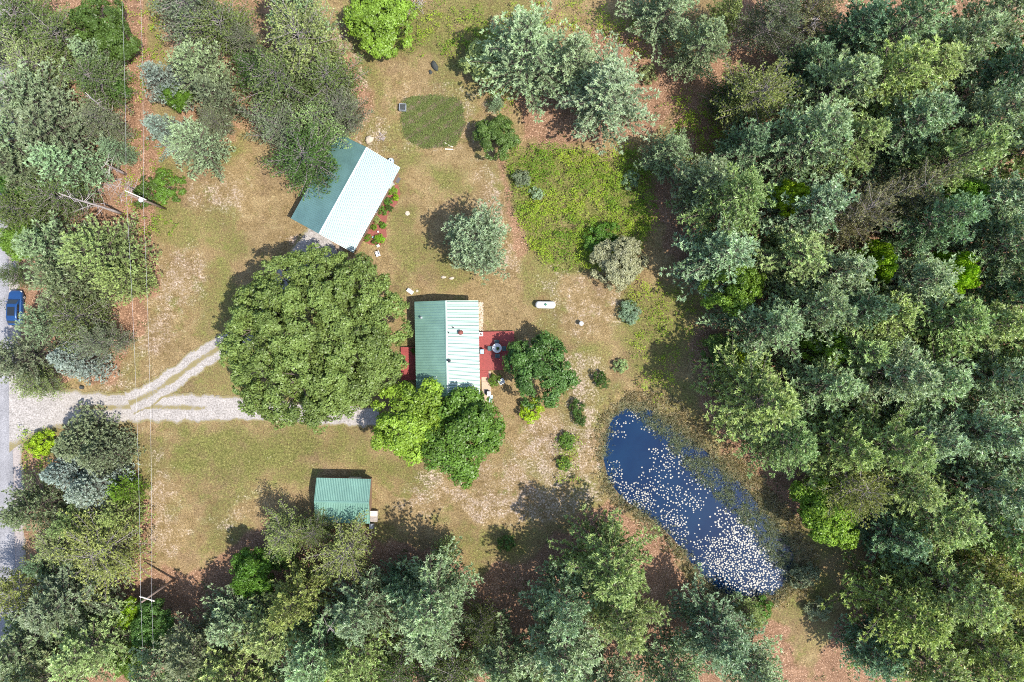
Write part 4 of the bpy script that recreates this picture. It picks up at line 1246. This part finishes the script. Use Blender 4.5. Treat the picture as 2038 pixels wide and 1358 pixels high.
t = thing('round_table', 'round white patio table on the red deck', 'table', on(989, 694, DZ + 0.7)[:2] + (DZ,))
MB().lathe([(0.60, 0.68), (0.63, 0.70), (0.63, 0.725), (0.60, 0.735)], 32).build('table_top', M['white'], t)
MB().lathe([(0.06, 0.03), (0.045, 0.3), (0.05, 0.68)], 12).build('pedestal', M['white'], t)
MB().lathe([(0.32, 0.0), (0.30, 0.03), (0.08, 0.06)], 20).build('base', M['white'], t)
pot = thing('potted_plant', 'green potted plant standing on the round white table', 'plant', on(991, 695, DZ + 0.74)[:2] + (DZ + 0.737,))
MB().lathe([(0.09, 0.0), (0.13, 0.16), (0.12, 0.17)], 14).build('pot', M['dark'], pot)
r = np.random.default_rng(5)
q = norm(r.normal(0, 1, (160, 3))); q[:, 2] = abs(q[:, 2])
v, T, tn = leaves(q * r.uniform(0.08, 0.3, (160, 1)) + [0, 0, 0.2], q, 0.06, r, r.random(160))
c = link('foliage', mesh_tris('foliage', v, T, M['leaf'], {'tone': tn}), pot); c.color = (0.1, 0.22, 0.04, 1)


def patio_chair(px, py, rz, label, mat=None, z=DZ, s=1.0):
    mat = mat or M['teal']
    o = thing('patio_chair', label, 'chair', on(px, py, z + 0.45)[:2] + (z,), rz, 'patio chairs')
    o.scale = (s, s, s)
    MB().box((0, 0, 0.43), (0.48, 0.48, 0.05), bev=0.015).build('seat', mat, o)
    mb = MB()
    for i in range(5): mb.box((-0.19 + i * 0.095, -0.25, 0.68), (0.07, 0.03, 0.45))
    mb.box((0, -0.25, 0.92), (0.5, 0.045, 0.07)); mb.build('backrest', mat, o)
    for sx in (-1, 1):
        MB().box((sx * 0.27, -0.02, 0.64), (0.06, 0.5, 0.03)).build('armrest', mat, o)
        for sy in (-1, 1):
            MB().tube([(sx * 0.24, sy * 0.22, 0), (sx * 0.22, sy * 0.2, 0.42)], [0.022, 0.026], 6).build('leg', mat, o)
    return o


patio_chair(989, 680, math.pi, 'dark teal patio chair above the round white table')
patio_chair(975, 695, math.radians(-90), 'dark teal patio chair to the left of the round white table')
patio_chair(990, 709, 0.0, 'dark teal patio chair below the round white table')
patio_chair(1003, 695, math.radians(90), 'dark teal patio chair on the tree side of the round white table')
patio_chair(752, 505, math.radians(110), 'white lawn chair on the grass at the garage corner', M['white'], 0.0, 1.15)
patio_chair(998, 760, math.radians(30), 'white patio chair half hidden under the round dark tree', M['white'], 0.0, 1.3)

o = thing('side_table', 'small white square table with a red pot against the house', 'table', on(957.5, 664.5, DZ + .5)[:2] + (DZ,), HR)
MB().box((0, 0, 0.5), (0.52, 0.52, 0.05), bev=0.012).build('table_top', M['white'], o)
for sx in (-1, 1):
    for sy in (-1, 1): MB().box((sx * 0.2, sy * 0.2, 0.237), (0.05, 0.05, 0.474)).build('leg', M['white'], o)
o = MB().lathe([(0.07, 0.0), (0.11, 0.12), (0.115, 0.15), (0.08, 0.14)], 14).build('flower_pot', M['brick_red'], None, on(957.5, 664.5, DZ + .6)[:2] + (DZ + 0.527,))
tag(o, 'dark red flower pot standing on the small white table', 'flower pot')
o = thing('grill', 'dark grill with a pale blue lid against the house on the deck', 'grill', on(959, 701, DZ + .9)[:2] + (DZ,), HR)
MB().box((0, 0, 0.68), (0.62, 0.70, 0.28), bev=0.03).build('firebox', M['dark'], o)
MB().box((0.02, 0.0, 0.875), (0.46, 0.56, 0.11), bev=0.03).build('lid', M['bluewhite'], o)
for sx in (-1, 1):
    for sy in (-1, 1): MB().box((sx * 0.25, sy * 0.28, 0.27), (0.04, 0.04, 0.54)).build('leg', M['dark'], o)
o = thing('heat_pump', 'white outdoor unit at the lower end of the walkway', 'outdoor unit', on(973, 785, 0.7)[:2] + (0.085,), HR)
MB().box((0, 0, 0.36), (0.5, 0.62, 0.72), bev=0.02).build('casing', M['white'], o)
MB().lathe([(0.19, 0.722), (0.19, 0.735), (0.16, 0.74)], 18).build('fan_grille', M['galv'], o)
o = thing('bench', 'pale blue bench at the lower right corner of the house', 'bench', on(977, 795, 0.45)[:2] + (0,), HR + math.radians(80))
for i in range(3): MB().box((0, -0.13 + i * 0.13, 0.43), (1.0, 0.11, 0.035)).build('slat', M['bluewhite'], o)
for s in (-1, 1): MB().box((s * 0.4, 0, 0.205), (0.06, 0.36, 0.41)).build('leg', M['bluewhite'], o)

# propane tank
o = thing('propane_tank', 'white propane tank with a green dome on the lawn', 'propane tank', on(1085.5, 606, 0.6)[:2] + (0,), math.radians(-1))
mb = MB(); prof = []
for k in range(9):
    a = math.pi / 2 * k / 8; prof.append((0.48 * math.sin(a) + 0.001, -0.92 - 0.42 * math.cos(a)))
for k in range(9):
    a = math.pi / 2 * k / 8; prof.append((0.48 * math.cos(a) + 0.001, 0.92 + 0.42 * math.sin(a)))
mb.lathe(prof, 28); mb.v = [(z, y, x + 0.68) for x, y, z in mb.v]; mb.f = [f[::-1] for f in mb.f]
mb.build('tank_body', M['white'], o)
MB().lathe([(0.16, 1.1), (0.165, 1.24), (0.12, 1.31), (0.03, 1.34)], 20).build('dome_cover', M['tank_green'], o)
for s in (-1, 1): MB().box((s * 0.8, 0, 0.12), (0.2, 0.75, 0.28), bev=0.02).build('saddle', M['concrete'], o)

# vent cap on the lawn, barrel, planter box etc.
o = thing('vent_cap', 'white domed vent cap on a short pipe right of the propane tank', 'vent cap', on(1157, 643, 0.9)[:2] + (0,))
MB().lathe([(0.16, 0), (0.16, 0.8)], 14).build('pipe', M['white'], o)
MB().lathe([(0.30, 0.75), (0.32, 0.82), (0.24, 0.93), (0.08, 0.98)], 20).build('cap', M['white'], o)
o = thing('barrel', 'pale blue barrel at the upper corner of the garage', 'barrel', on(777.5, 318, 0.9)[:2] + (0,))
MB().lathe([(0.28, 0), (0.32, 0.12), (0.34, 0.45), (0.32, 0.8), (0.29, 0.9), (0.25, 0.87)], 22).build('body', M['bluewhite'], o)
MB().lathe([(0.10, 0.87), (0.10, 0.92), (0.06, 0.93)], 12).build('bung', M['dark'], o)
for z in (0.25, 0.65): MB().lathe([(0.345, z), (0.355, z + .02), (0.345, z + .04)], 22).build('hoop', M['galv'], o)
o = thing('planter_box', 'square dark box with a pale rim beside the garden plot', 'planter box', on(801, 212, 0.6)[:2] + (0,), math.radians(-3))
for s in (-1, 1):
    MB().box((s * 0.42, 0, 0.3), (0.07, 0.91, 0.6), bev=0.01).build('side_board', M['galv'], o)
    MB().box((0, s * 0.42, 0.298), (0.768, 0.07, 0.59), bev=0.01).build('side_board', M['galv'], o)
MB().box((0, 0, 0.26), (0.766, 0.766, 0.5)).build('fill', M['darkstone'], o)


def rock(px, py, sx, sy, sz, mat, label, seed, name='boulder'):
    r = np.random.default_rng(seed)
    x, y, _ = gp(px, py)
    n = 14
    prof = [(0.95, -0.15), (1.0, 0.15), (0.9, 0.5), (0.62, 0.85), (0.25, 1.0)]
    mb = MB(); wob = list(r.normal(0, 0.09, n))
    mb.lathe(prof, n, wob=wob)
    mb.v = [(a * sx * (1 + 0.06 * math.sin(7 * b + seed)), b * sy, c * sz + 0.03 * sz * math.sin(9 * a)) for a, b, c in mb.v]
    o = mb.build(name, mat, None, (x, y, 0), r.uniform(0, 0.5))
    tag(o, label, 'rock')


rock(735, 277, 0.62, 0.5, 0.5, M['stone'], 'pale cream boulder at the top corner of the garage', 3)
rock(865, 131, 0.42, 0.72, 0.55, M['darkstone'], 'dark boulder on the grass above the garden plot', 4)
rock(857, 143, 0.24, 0.3, 0.28, M['darkstone'], 'small dark rock below the dark boulder', 5)
rock(883, 551, 0.34, 0.2, 0.2, M['stone'], 'left one of two pale stones below the lone pine', 6, 'stone')
rock(899, 553, 0.36, 0.2, 0.18, M['stone'], 'right one of two pale stones below the lone pine', 7, 'stone')
rock(830, 578, 0.2, 0.2, 0.16, M['stone'], 'small pale stone above the house beside the blue-white block', 8, 'stone')

o = thing('planter_trough', 'pale blue-white trough above the top left corner of the house', 'planter', on(816, 579, 0.4)[:2] + (0,), math.radians(-35))
MB().box((0, 0, 0.2), (0.85, 0.45, 0.4), bev=0.03).build('body', M['bluewhite'], o)
MB().box((0, 0, 0.42), (0.9, 0.5, 0.045), bev=0.015).build('rim', M['white'], o)
for px, py, L, a, lab in ((893, 288, 1.2, -28, 'upper one of two white planks at the garden plot corner'), (894, 296.5, 1.1, -3, 'lower one of two white planks at the garden plot corner'),
                          (933, 113, 0.95, -60, 'single pale plank lying in the bush shadow')):
    o = MB().box((0, 0, 0.05), (L, 0.14, 0.09), bev=0.01).build('plank', M['palewood'], None, gp(px, py), math.radians(a))
    tag(o, lab, 'plank')
o = MB().lathe([(0.26, 0), (0.22, 0.1), (0.2, 0.42), (0.17, 0.44)], 14, wob=[0.08, -0.05, 0.02, -0.1, 0.06]).build('tree_stump', M['darkstone'], None, gp(164, 772))
tag(o, 'small black stump on the lawn above the driveway', 'stump')
o = MB().lathe([(0.32, 0), (0.30, 0.06), (0.26, 0.09)], 16, wob=[0.05, -0.06, 0.03]).build('stepping_stone', M['stone'], None, gp(811, 424))
tag(o, 'pale round stone on the lawn right of the flower bed', 'stone')

# boxes beside the shed
o = thing('crate', 'pale topped wooden crate against the right side of the shed', 'crate', on(744, 1024, 0.8)[:2] + (0,), SR)
for i in range(4): MB().box((0, -0.26 + i * 0.175, 0.78), (0.95, 0.165, 0.03)).build('slat', M['palewood'], o)
MB().box((0, 0, 0.38), (0.9, 0.68, 0.76)).build('body', M['wood'], o)
o = thing('crate', 'grey wooden crate just below the pale topped crate', 'crate', on(744, 1034.5, 0.5)[:2] + (0,), SR)
for i in range(4): MB().box((0, -0.26 + i * 0.175, 0.52), (0.95, 0.165, 0.03)).build('slat', M['wood'], o)
MB().box((0, 0, 0.25), (0.9, 0.68, 0.5)).build('body', M['wood'], o)
o = thing('trash_bin', 'narrow pale grey bin at the lower right corner of the shed', 'bin', on(739, 1049, 0.8)[:2] + (0,), SR)
MB().box((0, 0, 0.4), (0.5, 0.62, 0.8), bev=0.03).build('body', M['galv'], o)
MB().box((0, 0, 0.83), (0.55, 0.67, 0.05), bev=0.015).build('lid', M['galv'], o)

# flower bed beside the garage
BED = [(772, 374), (792, 366), (797, 385), (790, 405), (772, 425), (768, 445), (770, 470), (757, 488), (735, 486), (722, 478), (742, 440), (760, 405)]
mb = MB()
bed = [gp(*p) for p in BED]
mb.poly([(x, y, 0.09) for x, y, _ in bed][::-1])
for i in range(len(bed)):
    a, b = bed[i], bed[(i + 1) % len(bed)]
    mb.poly([(a[0], a[1], -0.05), (b[0], b[1], -0.05), (b[0], b[1], 0.09), (a[0], a[1], 0.09)][::-1])
o = mb.build('flower_bed', M['mulch']); tag(o, 'curved bed of red mulch along the garage', None, None, 'structure')
beds = [(782, 378, 11, 'brt', 'bright green plant at the top end of the mulch bed'), (788, 393, 7, 'lim', 'lime-green plant at the outer edge of the mulch bed'),
        (773, 400, 9, 'lef', 'leafy plant in the upper half of the mulch bed'), (776, 414, 8, 'drk', 'dark green plant at the waist of the mulch bed'),
        (763, 420, 9, 'lef', 'leafy plant against the garage in the mulch bed'), (751, 438, 8, 'yel', 'yellowish plant against the garage in the mulch bed'),
        (762, 448, 8, 'brt', 'bright green plant at the outer side of the lower mulch bed'), (744, 452, 7, 'brt', 'small bright plant by the garage in the lower mulch bed'),
        (732, 474, 8, 'brt', 'bright green plant at the lower left end of the mulch bed'), (748, 479, 8, 'lef', 'leafy plant near the lower tip of the mulch bed'),
        (758, 474, 10, 'lim', 'lime-yellow plant at the lower right of the mulch bed')]
for px, py, rr, tn_, lab in beds:
    o = tree('B', px, py, rr, 0.85, tn_, lab, 'plants in the mulch bed')
    o.name = 'garden_plant'; o['category'] = 'plant'; o.location.z = 0.06
for px, py, lab in ((753, 461, 'small white globe in the lower mulch bed'), (743, 472, 'small bluish globe in the lower mulch bed')):
    o = MB().lathe([(0.05, 0), (0.13, 0.08), (0.15, 0.16), (0.12, 0.25), (0.04, 0.3)], 14).build('garden_globe', M['white'] if px == 753 else M['bluewhite'], None, gp(px, py)[:2] + (0.088,))
    tag(o, lab, 'garden ornament')
o = thing('garden_stool', 'small white stool at the lower tip of the mulch bed', 'stool', gp(753.5, 489)[:2] + (0.0,), 0.5)
MB().box((0, 0, 0.36), (0.36, 0.36, 0.05), bev=0.012).build('seat', M['white'], o)
for sx in (-1, 1):
    for sy in (-1, 1): MB().box((sx * 0.13, sy * 0.13, 0.168), (0.05, 0.05, 0.335)).build('leg', M['white'], o)

# ------------------------------------------------------------------ blue car on the road
def car():
    x, y, _ = gp(29, 612, 0.9)
    o = thing('parked_car', 'blue car half hidden under pines at the edge of the road', 'car', (x, y, 0.055), math.radians(-1))
    def loft(secs, n=20, cap=True):
        """secs: (y, half width, z0, z1, power)"""
        mb = MB(); base = 0
        for (yy, hw, z0, z1, pw) in secs:
            for k in range(n):
                a = 2 * math.pi * k / n
                c, s_ = math.cos(a), math.sin(a)
                xx = hw * math.copysign(abs(c) ** (2 / pw), c); zz = (z0 + z1) / 2 + (z1 - z0) / 2 * math.copysign(abs(s_) ** (2 / pw), s_)
                mb.v.append((xx, yy, zz))
        for i in range(len(secs) - 1):
            for k in range(n):
                k2 = (k + 1) % n
                mb.f.append((i * n + k, i * n + k2, (i + 1) * n + k2, (i + 1) * n + k)); mb.sm.append(True)
        mb.f.append(tuple(range(n - 1, -1, -1))); mb.sm.append(False)
        mb.f.append(tuple((len(secs) - 1) * n + k for k in range(n))); mb.sm.append(False)
        return mb
    body = loft([(2.32, 0.5, 0.35, 0.62, 3), (2.22, 0.74, 0.25, 0.78, 4), (1.9, 0.87, 0.22, 0.9, 5), (1.0, 0.92, 0.2, 1.0, 5), (0, 0.93, 0.2, 1.02, 5),
                 (-1.4, 0.92, 0.2, 1.04, 5), (-2.1, 0.88, 0.25, 1.02, 5), (-2.3, 0.8, 0.32, 0.92, 4)])
    body.build('body', M['carblue'], o)
    cab = loft([(1.15, 0.76, 0.9, 1.02, 4), (0.55, 0.73, 0.95, 1.40, 5), (0.2, 0.70, 0.95, 1.50, 5), (-1.1, 0.70, 0.95, 1.52, 5), (-1.7, 0.70, 0.95, 1.42, 5), (-2.1, 0.74, 0.95, 1.08, 4)])
    cab.build('cabin', M['carblue'], o)
    def quad(name, pts, mat):
        MB().poly(pts).build(name, mat, o)
    quad('windscreen', [(-0.66, 1.06, 1.085), (0.66, 1.06, 1.085), (0.60, 0.52, 1.455), (-0.60, 0.52, 1.455)], M['glass'])
    quad('rear_window', [(0.6, -2.02, 1.15), (-0.6, -2.02, 1.15), (-0.56, -1.72, 1.44), (0.56, -1.72, 1.44)], M['glass'])
    MB().box((0, -0.48, 1.512), (0.95, 1.15, 0.04), bev=0.015).build('sunroof', M['glass'], o)
    for s in (-1, 1):
        for ya, yb in ((0.45, -0.35), (-0.45, -1.45)):
            MB().box((s * 0.72, (ya + yb) / 2, 1.22), (0.03, ya - yb, 0.3)).build('side_window', M['glass'], o)
        MB().box((s * 1.0, 0.85, 1.0), (0.2, 0.12, 0.14), bev=0.03).build('wing_mirror', M['carblue'], o)
        MB().box((s * 0.66, 2.16, 0.68), (0.28, 0.2, 0.12), bev=0.03).build('headlight', M['white'], o)
        MB().box((s * 0.7, -2.24, 0.8), (0.2, 0.1, 0.16), bev=0.02).build('tail_light', M['brick_red'], o)
        for yy in (1.4, -1.4):
            m = MB().lathe([(0.2, -0.11), (0.33, -0.1), (0.335, 0.1), (0.2, 0.11)], 20)
            m.v = [(c + s * 0.80, a + yy, b + 0.335) for a, b, c in m.v]
            w = m.build('wheel', M['rubber'], o)
            m = MB().lathe([(0.19, -0.125), (0.19, 0.125)], 14)
            m.v = [(c + s * 0.80, a + yy, b + 0.335) for a, b, c in m.v]
            m.build('rim', M['galv'], w)


car()

# ------------------------------------------------------------------ poles and wires
def pole(base, h, label, arm_px, lamp=False):
    x, y, _ = gp(*base)
    o = thing('utility_pole', label, 'utility pole', (x, y, 0))
    MB().lathe([(0.16, 0), (0.14, h * 0.5), (0.11, h), (0.06, h + 0.03)], 10).build('post', M['creosote'], o)
    ends = []
    for px, py in arm_px:
        ends.append(np.array(gp(px, py, h - 0.35)) - np.array([x, y, 0]))
    mid = (ends[0] + ends[1]) / 2; d = ends[1] - ends[0]; L = np.linalg.norm(d); a = math.atan2(d[1], d[0])
    m2 = np.array([mid[0], mid[1], h - 0.45])
    MB().box(tuple(m2), (L + 0.5, 0.12, 0.12), rz=a).build('crossarm', M['palewood'], o)
    for e in ends:
        MB().lathe([(0.05, -0.04), (0.06, 0.04), (0.035, 0.08), (0.05, 0.13)], 8, (e[0], e[1], h - 0.35)).build('insulator', M['white'], o)
    if lamp:
        lx, ly, _ = gp(280, 397, h - 1.6)
        q = np.array([lx - x, ly - y, h - 1.6])
        MB().tube([(0, 0, h - 1.9), tuple((q + [0, 0, 0.15]) * np.array([.6, .6, 1])), tuple(q + [0, 0, 0.15])], [0.03, 0.03, 0.025], 6).build('lamp_arm', M['galv'], o)
        MB().lathe([(0.30, -0.06), (0.31, 0.0), (0.22, 0.11), (0.06, 0.16)], 18, tuple(q)).build('lamp_shade', M['white'], o)
    return [e + np.array([x, y, 0.12]) for e in ends]


e1 = pole((348, 1153), 8.0, 'wooden utility pole standing in the shade at the lower left', ((281, 1190), (303, 1197)))
e2 = pole((330, 415), 8.6, 'wooden utility pole carrying a white yard lamp', ((252, 380), (286, 395)), True)
north = [np.array(gp(240, -60, 8.4)), np.array(gp(278, -60, 8.4))]
south = [np.array(gp(286, 1420, 7.0)), np.array(gp(307, 1420, 7.0))]


def wire(a, b, sag, label):
    pts = [a + (b - a) * t - np.array([0, 0, sag * 4 * t * (1 - t)]) for t in np.linspace(0, 1, 17)]
    o = MB().tube(pts, 0.010, 4, caps=False).build('power_line', M['wire'])
    tag(o, label, 'power line', 'power line wires')


for k, sd in ((0, 'left'), (1, 'right')):
    wire(e2[k], e1[k], 0.6, f'{sd} one of the two wires strung between the two utility poles')
    wire(north[k], e2[k], 0.3, f'{sd} one of the two wires running from the lamp pole to the top edge')
    wire(e1[k], south[k], 0.1, f'{sd} one of the two wires running from the lower pole to the bottom edge')

# ------------------------------------------------------------------ lily pads
r = np.random.default_rng(77)
blobs = [  # cx, cy, rx, ry, rot(deg), count
    (1475, 1125, 80, 54, 25, 1700), (1475, 1060, 28, 32, 0, 300), (1262, 985, 34, 22, 20, 260), (1295, 960, 26, 34, 20, 60), (1345, 985, 45, 18, 15, 90),
    (1315, 915, 24, 26, 0, 60), (1345, 930, 24, 28, 40, 60), (1390, 965, 28, 22, 30, 40), (1345, 1045, 22, 32, -30, 200), (1385, 1005, 20, 14, 0, 36),
    (1245, 835, 24, 14, -20, 20), (1290, 855, 12, 8, 0, 14), (1325, 895, 14, 12, 0, 16), (1235, 865, 14, 9, 0, 18), (1260, 828, 14, 10, 0, 10),
    (1370, 1085, 22, 10, 20, 22), (1400, 1120, 22, 12, 25, 40), (1222, 940, 14, 22, 0, 40), (1440, 1030, 18, 26, 0, 40), (1230, 945, 10, 20, 0, 20),
    (1560, 1135, 16, 22, 0, 30), (1285, 1000, 24, 14, 30, 60), (1310, 1000, 60, 30, 20, 60), (1400, 1060, 60, 40, 40, 30)]
pads = []
for cx, cy, rx, ry, rot, n in blobs:
    a = r.uniform(0, 6.283, n); q = np.sqrt(r.random(n)) * (1 + r.normal(0, 0.12, n))
    dx, dy = rx * q * np.cos(a), ry * q * np.sin(a)
    c, s = math.cos(math.radians(rot)), math.sin(math.radians(rot))
    pads.append(np.stack([cx + dx * c - dy * s, cy + dx * s + dy * c], 1))
pads = np.concatenate(pads)
pads = pads[poly_sd(pads[:, 0], pads[:, 1], POND) > 2]
keep = []
cell = {}
for i, (a, b) in enumerate(pads):        # keep pads from overlapping
    k = (int(a // 5), int(b // 5)); good = True
    for u in (-1, 0, 1):
        for w in (-1, 0, 1):
            for j in cell.get((k[0] + u, k[1] + w), ()):
                if (pads[j][0] - a) ** 2 + (pads[j][1] - b) ** 2 < 3.3 ** 2: good = False
    if good: cell.setdefault(k, []).append(i); keep.append(i)
pads = pads[keep]


def pad_verts(x, y, z, rad, a0):
    n = 11
    vs = [(x, y, z + 0.004)]
    for k in range(n):
        t = a0 + 0.22 + (6.283 - 0.44) * k / (n - 1)
        rr = rad * (1 + 0.05 * math.sin(3 * t + a0))
        vs.append((x + rr * math.cos(t), y + rr * math.sin(t), z + 0.012))
    return vs


size = r.uniform(0.06, 0.13, len(pads)) * (1 + 0.12 * (pads[:, 0] > 1420))
order = np.argsort(-size)
pm = []
for k in range(6):
    vs = pad_verts(0, 0, 0, 1.0, k)
    vs = [(x, y, z) for x, y, z in vs]
    me = mesh_tris('lily_pad', np.array(vs), np.array([[0, i, i + 1] for i in range(1, 11)]), M['lawnpad']); pm.append(me)
for i in order[:300]:
    x, y, _ = gp(pads[i][0], pads[i][1], WZ)
    o = link('lily_pad', pm[i % 6], None, (x, y, WZ + 0.008), float(r.uniform(0, 6.28)))
    o.scale = (size[i], size[i], 1)
    tag(o, 'pale round lily pad floating on the pond', 'lily pad', 'lily pads on the pond')
parts = []
for i in order[300:]:
    x, y, _ = gp(pads[i][0], pads[i][1], WZ)
    vs = np.array(pad_verts(x, y, WZ + 0.008, size[i], float(r.uniform(0, 6.28))))
    parts.append((vs, np.array([[0, k, k + 1] for k in range(1, 11)]), np.zeros(12)))
v, T, _ = join(parts)
tag(link('lily_pads', mesh_tris('lily_pads', v, T, M['lawnpad'])), 'mass of pale lily pads on the pond', None, None, 'stuff')

# ------------------------------------------------------------------ ground cover
def scatter(n, box, dens, seed):
    r = np.random.default_rng(seed)
    px = r.uniform(box[0], box[2], n); py = r.uniform(box[1], box[3], n)
    k = r.random(n) < dens(px, py)
    px, py = px[k], py[k]
    z = ground_z(px, py)
    return np.stack([(px - CX) / K, (CY - py) / K, z], 1), px, py, r


def cover(name, label, P, r, kind, size, cols, nb, spread=0.6, wd=0.28):
    n = len(P)
    if kind == 'grass':
        v, T, tn = blades(P, np.tile([0, 0, 1.0], (n, 1)), size, size * wd, nb, spread, r, r.random(n))
    else:
        q = r.normal(0, 1, (n, nb, 3)) * np.array([1, 1, 0.45]) * (size * 1.25)
        q[..., 2] = np.abs(q[..., 2]) + size * 0.5
        pts = (P[:, None] + q).reshape(-1, 3)
        v, T, tn = leaves(pts, np.tile([0, 0, 1.0], (len(pts), 1)), size * 0.55, r, np.repeat(r.normal(0.5, 0.18, n), nb) + r.normal(0, 0.12, n * nb))
    m = len(v) // n
    tint = np.repeat(cols, m, 0)
    o = link(name, mesh_tris(name, v, T, M['plants'], {'tone': tn, 'tint': tint}))
    tag(o, label, None, None, 'stuff')


def mixcol(w, a, b):
    w = np.clip(w, 0, 1)[:, None]
    return np.array(a) * (1 - w) + np.array(b) * w


DRIVE_KEEP = [(20, 795), (260, 792), (460, 672), (560, 640), (640, 780), (640, 842), (100, 845), (30, 880)]
# short lawn grass over the clearing
def lawn_d(px, py):
    d = 0.75 - 0.6 * region(px, py, LITTER, 1) - 0.35 * region(px, py, SAND, 2)
    d *= poly_sd(px, py, POND) < -10
    d *= (px > 60)
    d *= poly_sd(px, py, DRIVE_KEEP) < 6
    return d
P, px, py, r = scatter(90000, (60, -20, 1420, 1150), lawn_d, 1)
g = region(px, py, GREEN, 4) + (fbm(px / 90, py / 90, 5, 4) - 0.5) * 2.0 + r.normal(0, 0.25, len(px))
cover('lawn_grass', 'short dry lawn grass', P, r, 'grass', 0.11, mixcol(g, (0.27, 0.20, 0.10), (0.14, 0.155, 0.042)), 4)

# yellow-green bracken and weeds in the meadow patches
MEADOW = [([(1012, 292), (1080, 296), (1195, 305), (1270, 290), (1310, 420), (1270, 500), (1200, 535), (1120, 545), (1062, 500), (1022, 420)], 10, 1.0),
          ([(690, 10), (960, 10), (1000, 60), (940, 130), (860, 100), (760, 100)], 25, 0.30),
          ([(930, 40), (1010, 30), (1010, 220), (955, 190)], 15, 0.5),
          ([(1000, 20), (1200, 0), (1330, 80), (1290, 140), (1180, 80), (1050, 60)], 25, 0.35),
          ([(235, 0), (320, 0), (340, 130), (310, 210), (265, 210), (250, 100)], 15, 0.25),
          ([(262, 250), (340, 310), (345, 460), (295, 470), (250, 440)], 12, 0.35),
          ([(1240, 560), (1390, 590), (1400, 690), (1300, 790), (1240, 720)], 25, 0.3),
          ([(1330, 180), (1470, 220), (1440, 350), (1330, 310)], 20, 0.55),
          ([(1105, 860), (1150, 860), (1150, 960), (1105, 960)], 10, 0.5),
          ([(1420, 700), (1520, 690), (1520, 760), (1420, 740)], 15, 0.6),
          ([(50, 860), (110, 850), (110, 930), (50, 960)], 10, 0.4)]
P, px, py, r = scatter(60000, (40, -20, 1560, 980), lambda a, b: region(a, b, MEADOW, 3, 0.7) * (0.35 + 0.9 * sstep(0.4, 0.62, fbm(a / 26, b / 26, 2, 3))), 2)
P[:, 2] += np.clip(fbm(px / 10, py / 10, 3, 3) - 0.36, 0, 1) * 3.2
w = fbm(px / 45, py / 45, 6, 3) * 2.2 - 0.6 + r.normal(0, 0.2, len(px))
cover('undergrowth', 'yellow-green bracken and weeds', P, r, 'leaf', 0.18, mixcol(w, (0.15, 0.26, 0.02), (0.33, 0.43, 0.035)), 10)

# garden plot
P, px, py, r = scatter(9000, (780, 170, 940, 310), lambda a, b: (poly_sd(a, b, GARDEN) > 0) * (0.25 + 0.75 * (np.sin((a * 0.55 + b * 0.83) / 3.6) > -0.1)), 3)
cover('garden_crop', 'low green plants in the garden plot', P, r, 'leaf', 0.12, mixcol(r.random(len(P)), (0.12, 0.175, 0.04), (0.22, 0.245, 0.075)), 6)

# forest floor brush under the trees
P, px, py, r = scatter(9000, (0, -20, 2060, 1380), lambda a, b: region(a, b, LITTER, 1) * 0.9 * sstep(0.5, 0.66, fbm(a / 40, b / 40, 7, 3)), 4)
cover('forest_undergrowth', 'low brush on the forest floor', P, r, 'leaf', 0.18, mixcol(r.random(len(P)), (0.06, 0.11, 0.03), (0.14, 0.17, 0.05)), 8)

# reeds round the pond
def reed_d(a, b):
    sd = poly_sd(a, b, POND)
    ring = np.exp(-((sd + 4) / 13.0) ** 2)
    ne = sstep(-12, 14, (a - 1236) * 0.74 - (b - 800) * 0.67 - 8)           # right-hand bank is broad
    band = ne * sstep(-48, -18, sd) * (1 - sstep(38, 70, sd))
    sw = (1 - ne) * 0.45
    nz = sstep(0.36, 0.58, fbm(a / 22, b / 22, 1, 3))
    return np.clip(ring * (0.3 + sw) + band * 0.9, 0, 1) * (0.2 + 0.8 * nz)
P, px, py, r = scatter(60000, (1150, 780, 1680, 1240), reed_d, 5)
sd = poly_sd(px, py, POND)
P[:, 2] = np.maximum(P[:, 2], WZ - 0.1)
w = sstep(-30, 30, -sd) + r.normal(0, 0.25, len(px))
col = mixcol(w, (0.27, 0.32, 0.21), (0.46, 0.37, 0.21))
cover('reeds', 'reeds and sedge around the pond', P, r, 'grass', 0.55, col, 6, 1.2, 0.22)

# tall dry grass on the banks and in the open litter
def tall_d(a, b):
    sd = poly_sd(a, b, POND)
    bank = sstep(-95, -40, sd) * (sd < -12) * 0.5
    top = region(a, b, [LITTER[3]], 1) * 0.3 + region(a, b, [GREEN[2]], 4) * 0.22
    return np.clip(bank + top, 0, 1) * (0.25 + 0.75 * sstep(0.4, 0.6, fbm(a / 30, b / 30, 4, 3)))
P, px, py, r = scatter(26000, (640, -20, 1720, 1260), tall_d, 6)
cover('tall_grass', 'tall dry grass on the banks', P, r, 'grass', 0.26, mixcol(r.random(len(P)) * 1.2, (0.20, 0.20, 0.06), (0.42, 0.31, 0.15)), 5, 1.1, 0.22)
print('leaf triangles in shared meshes', TRI)
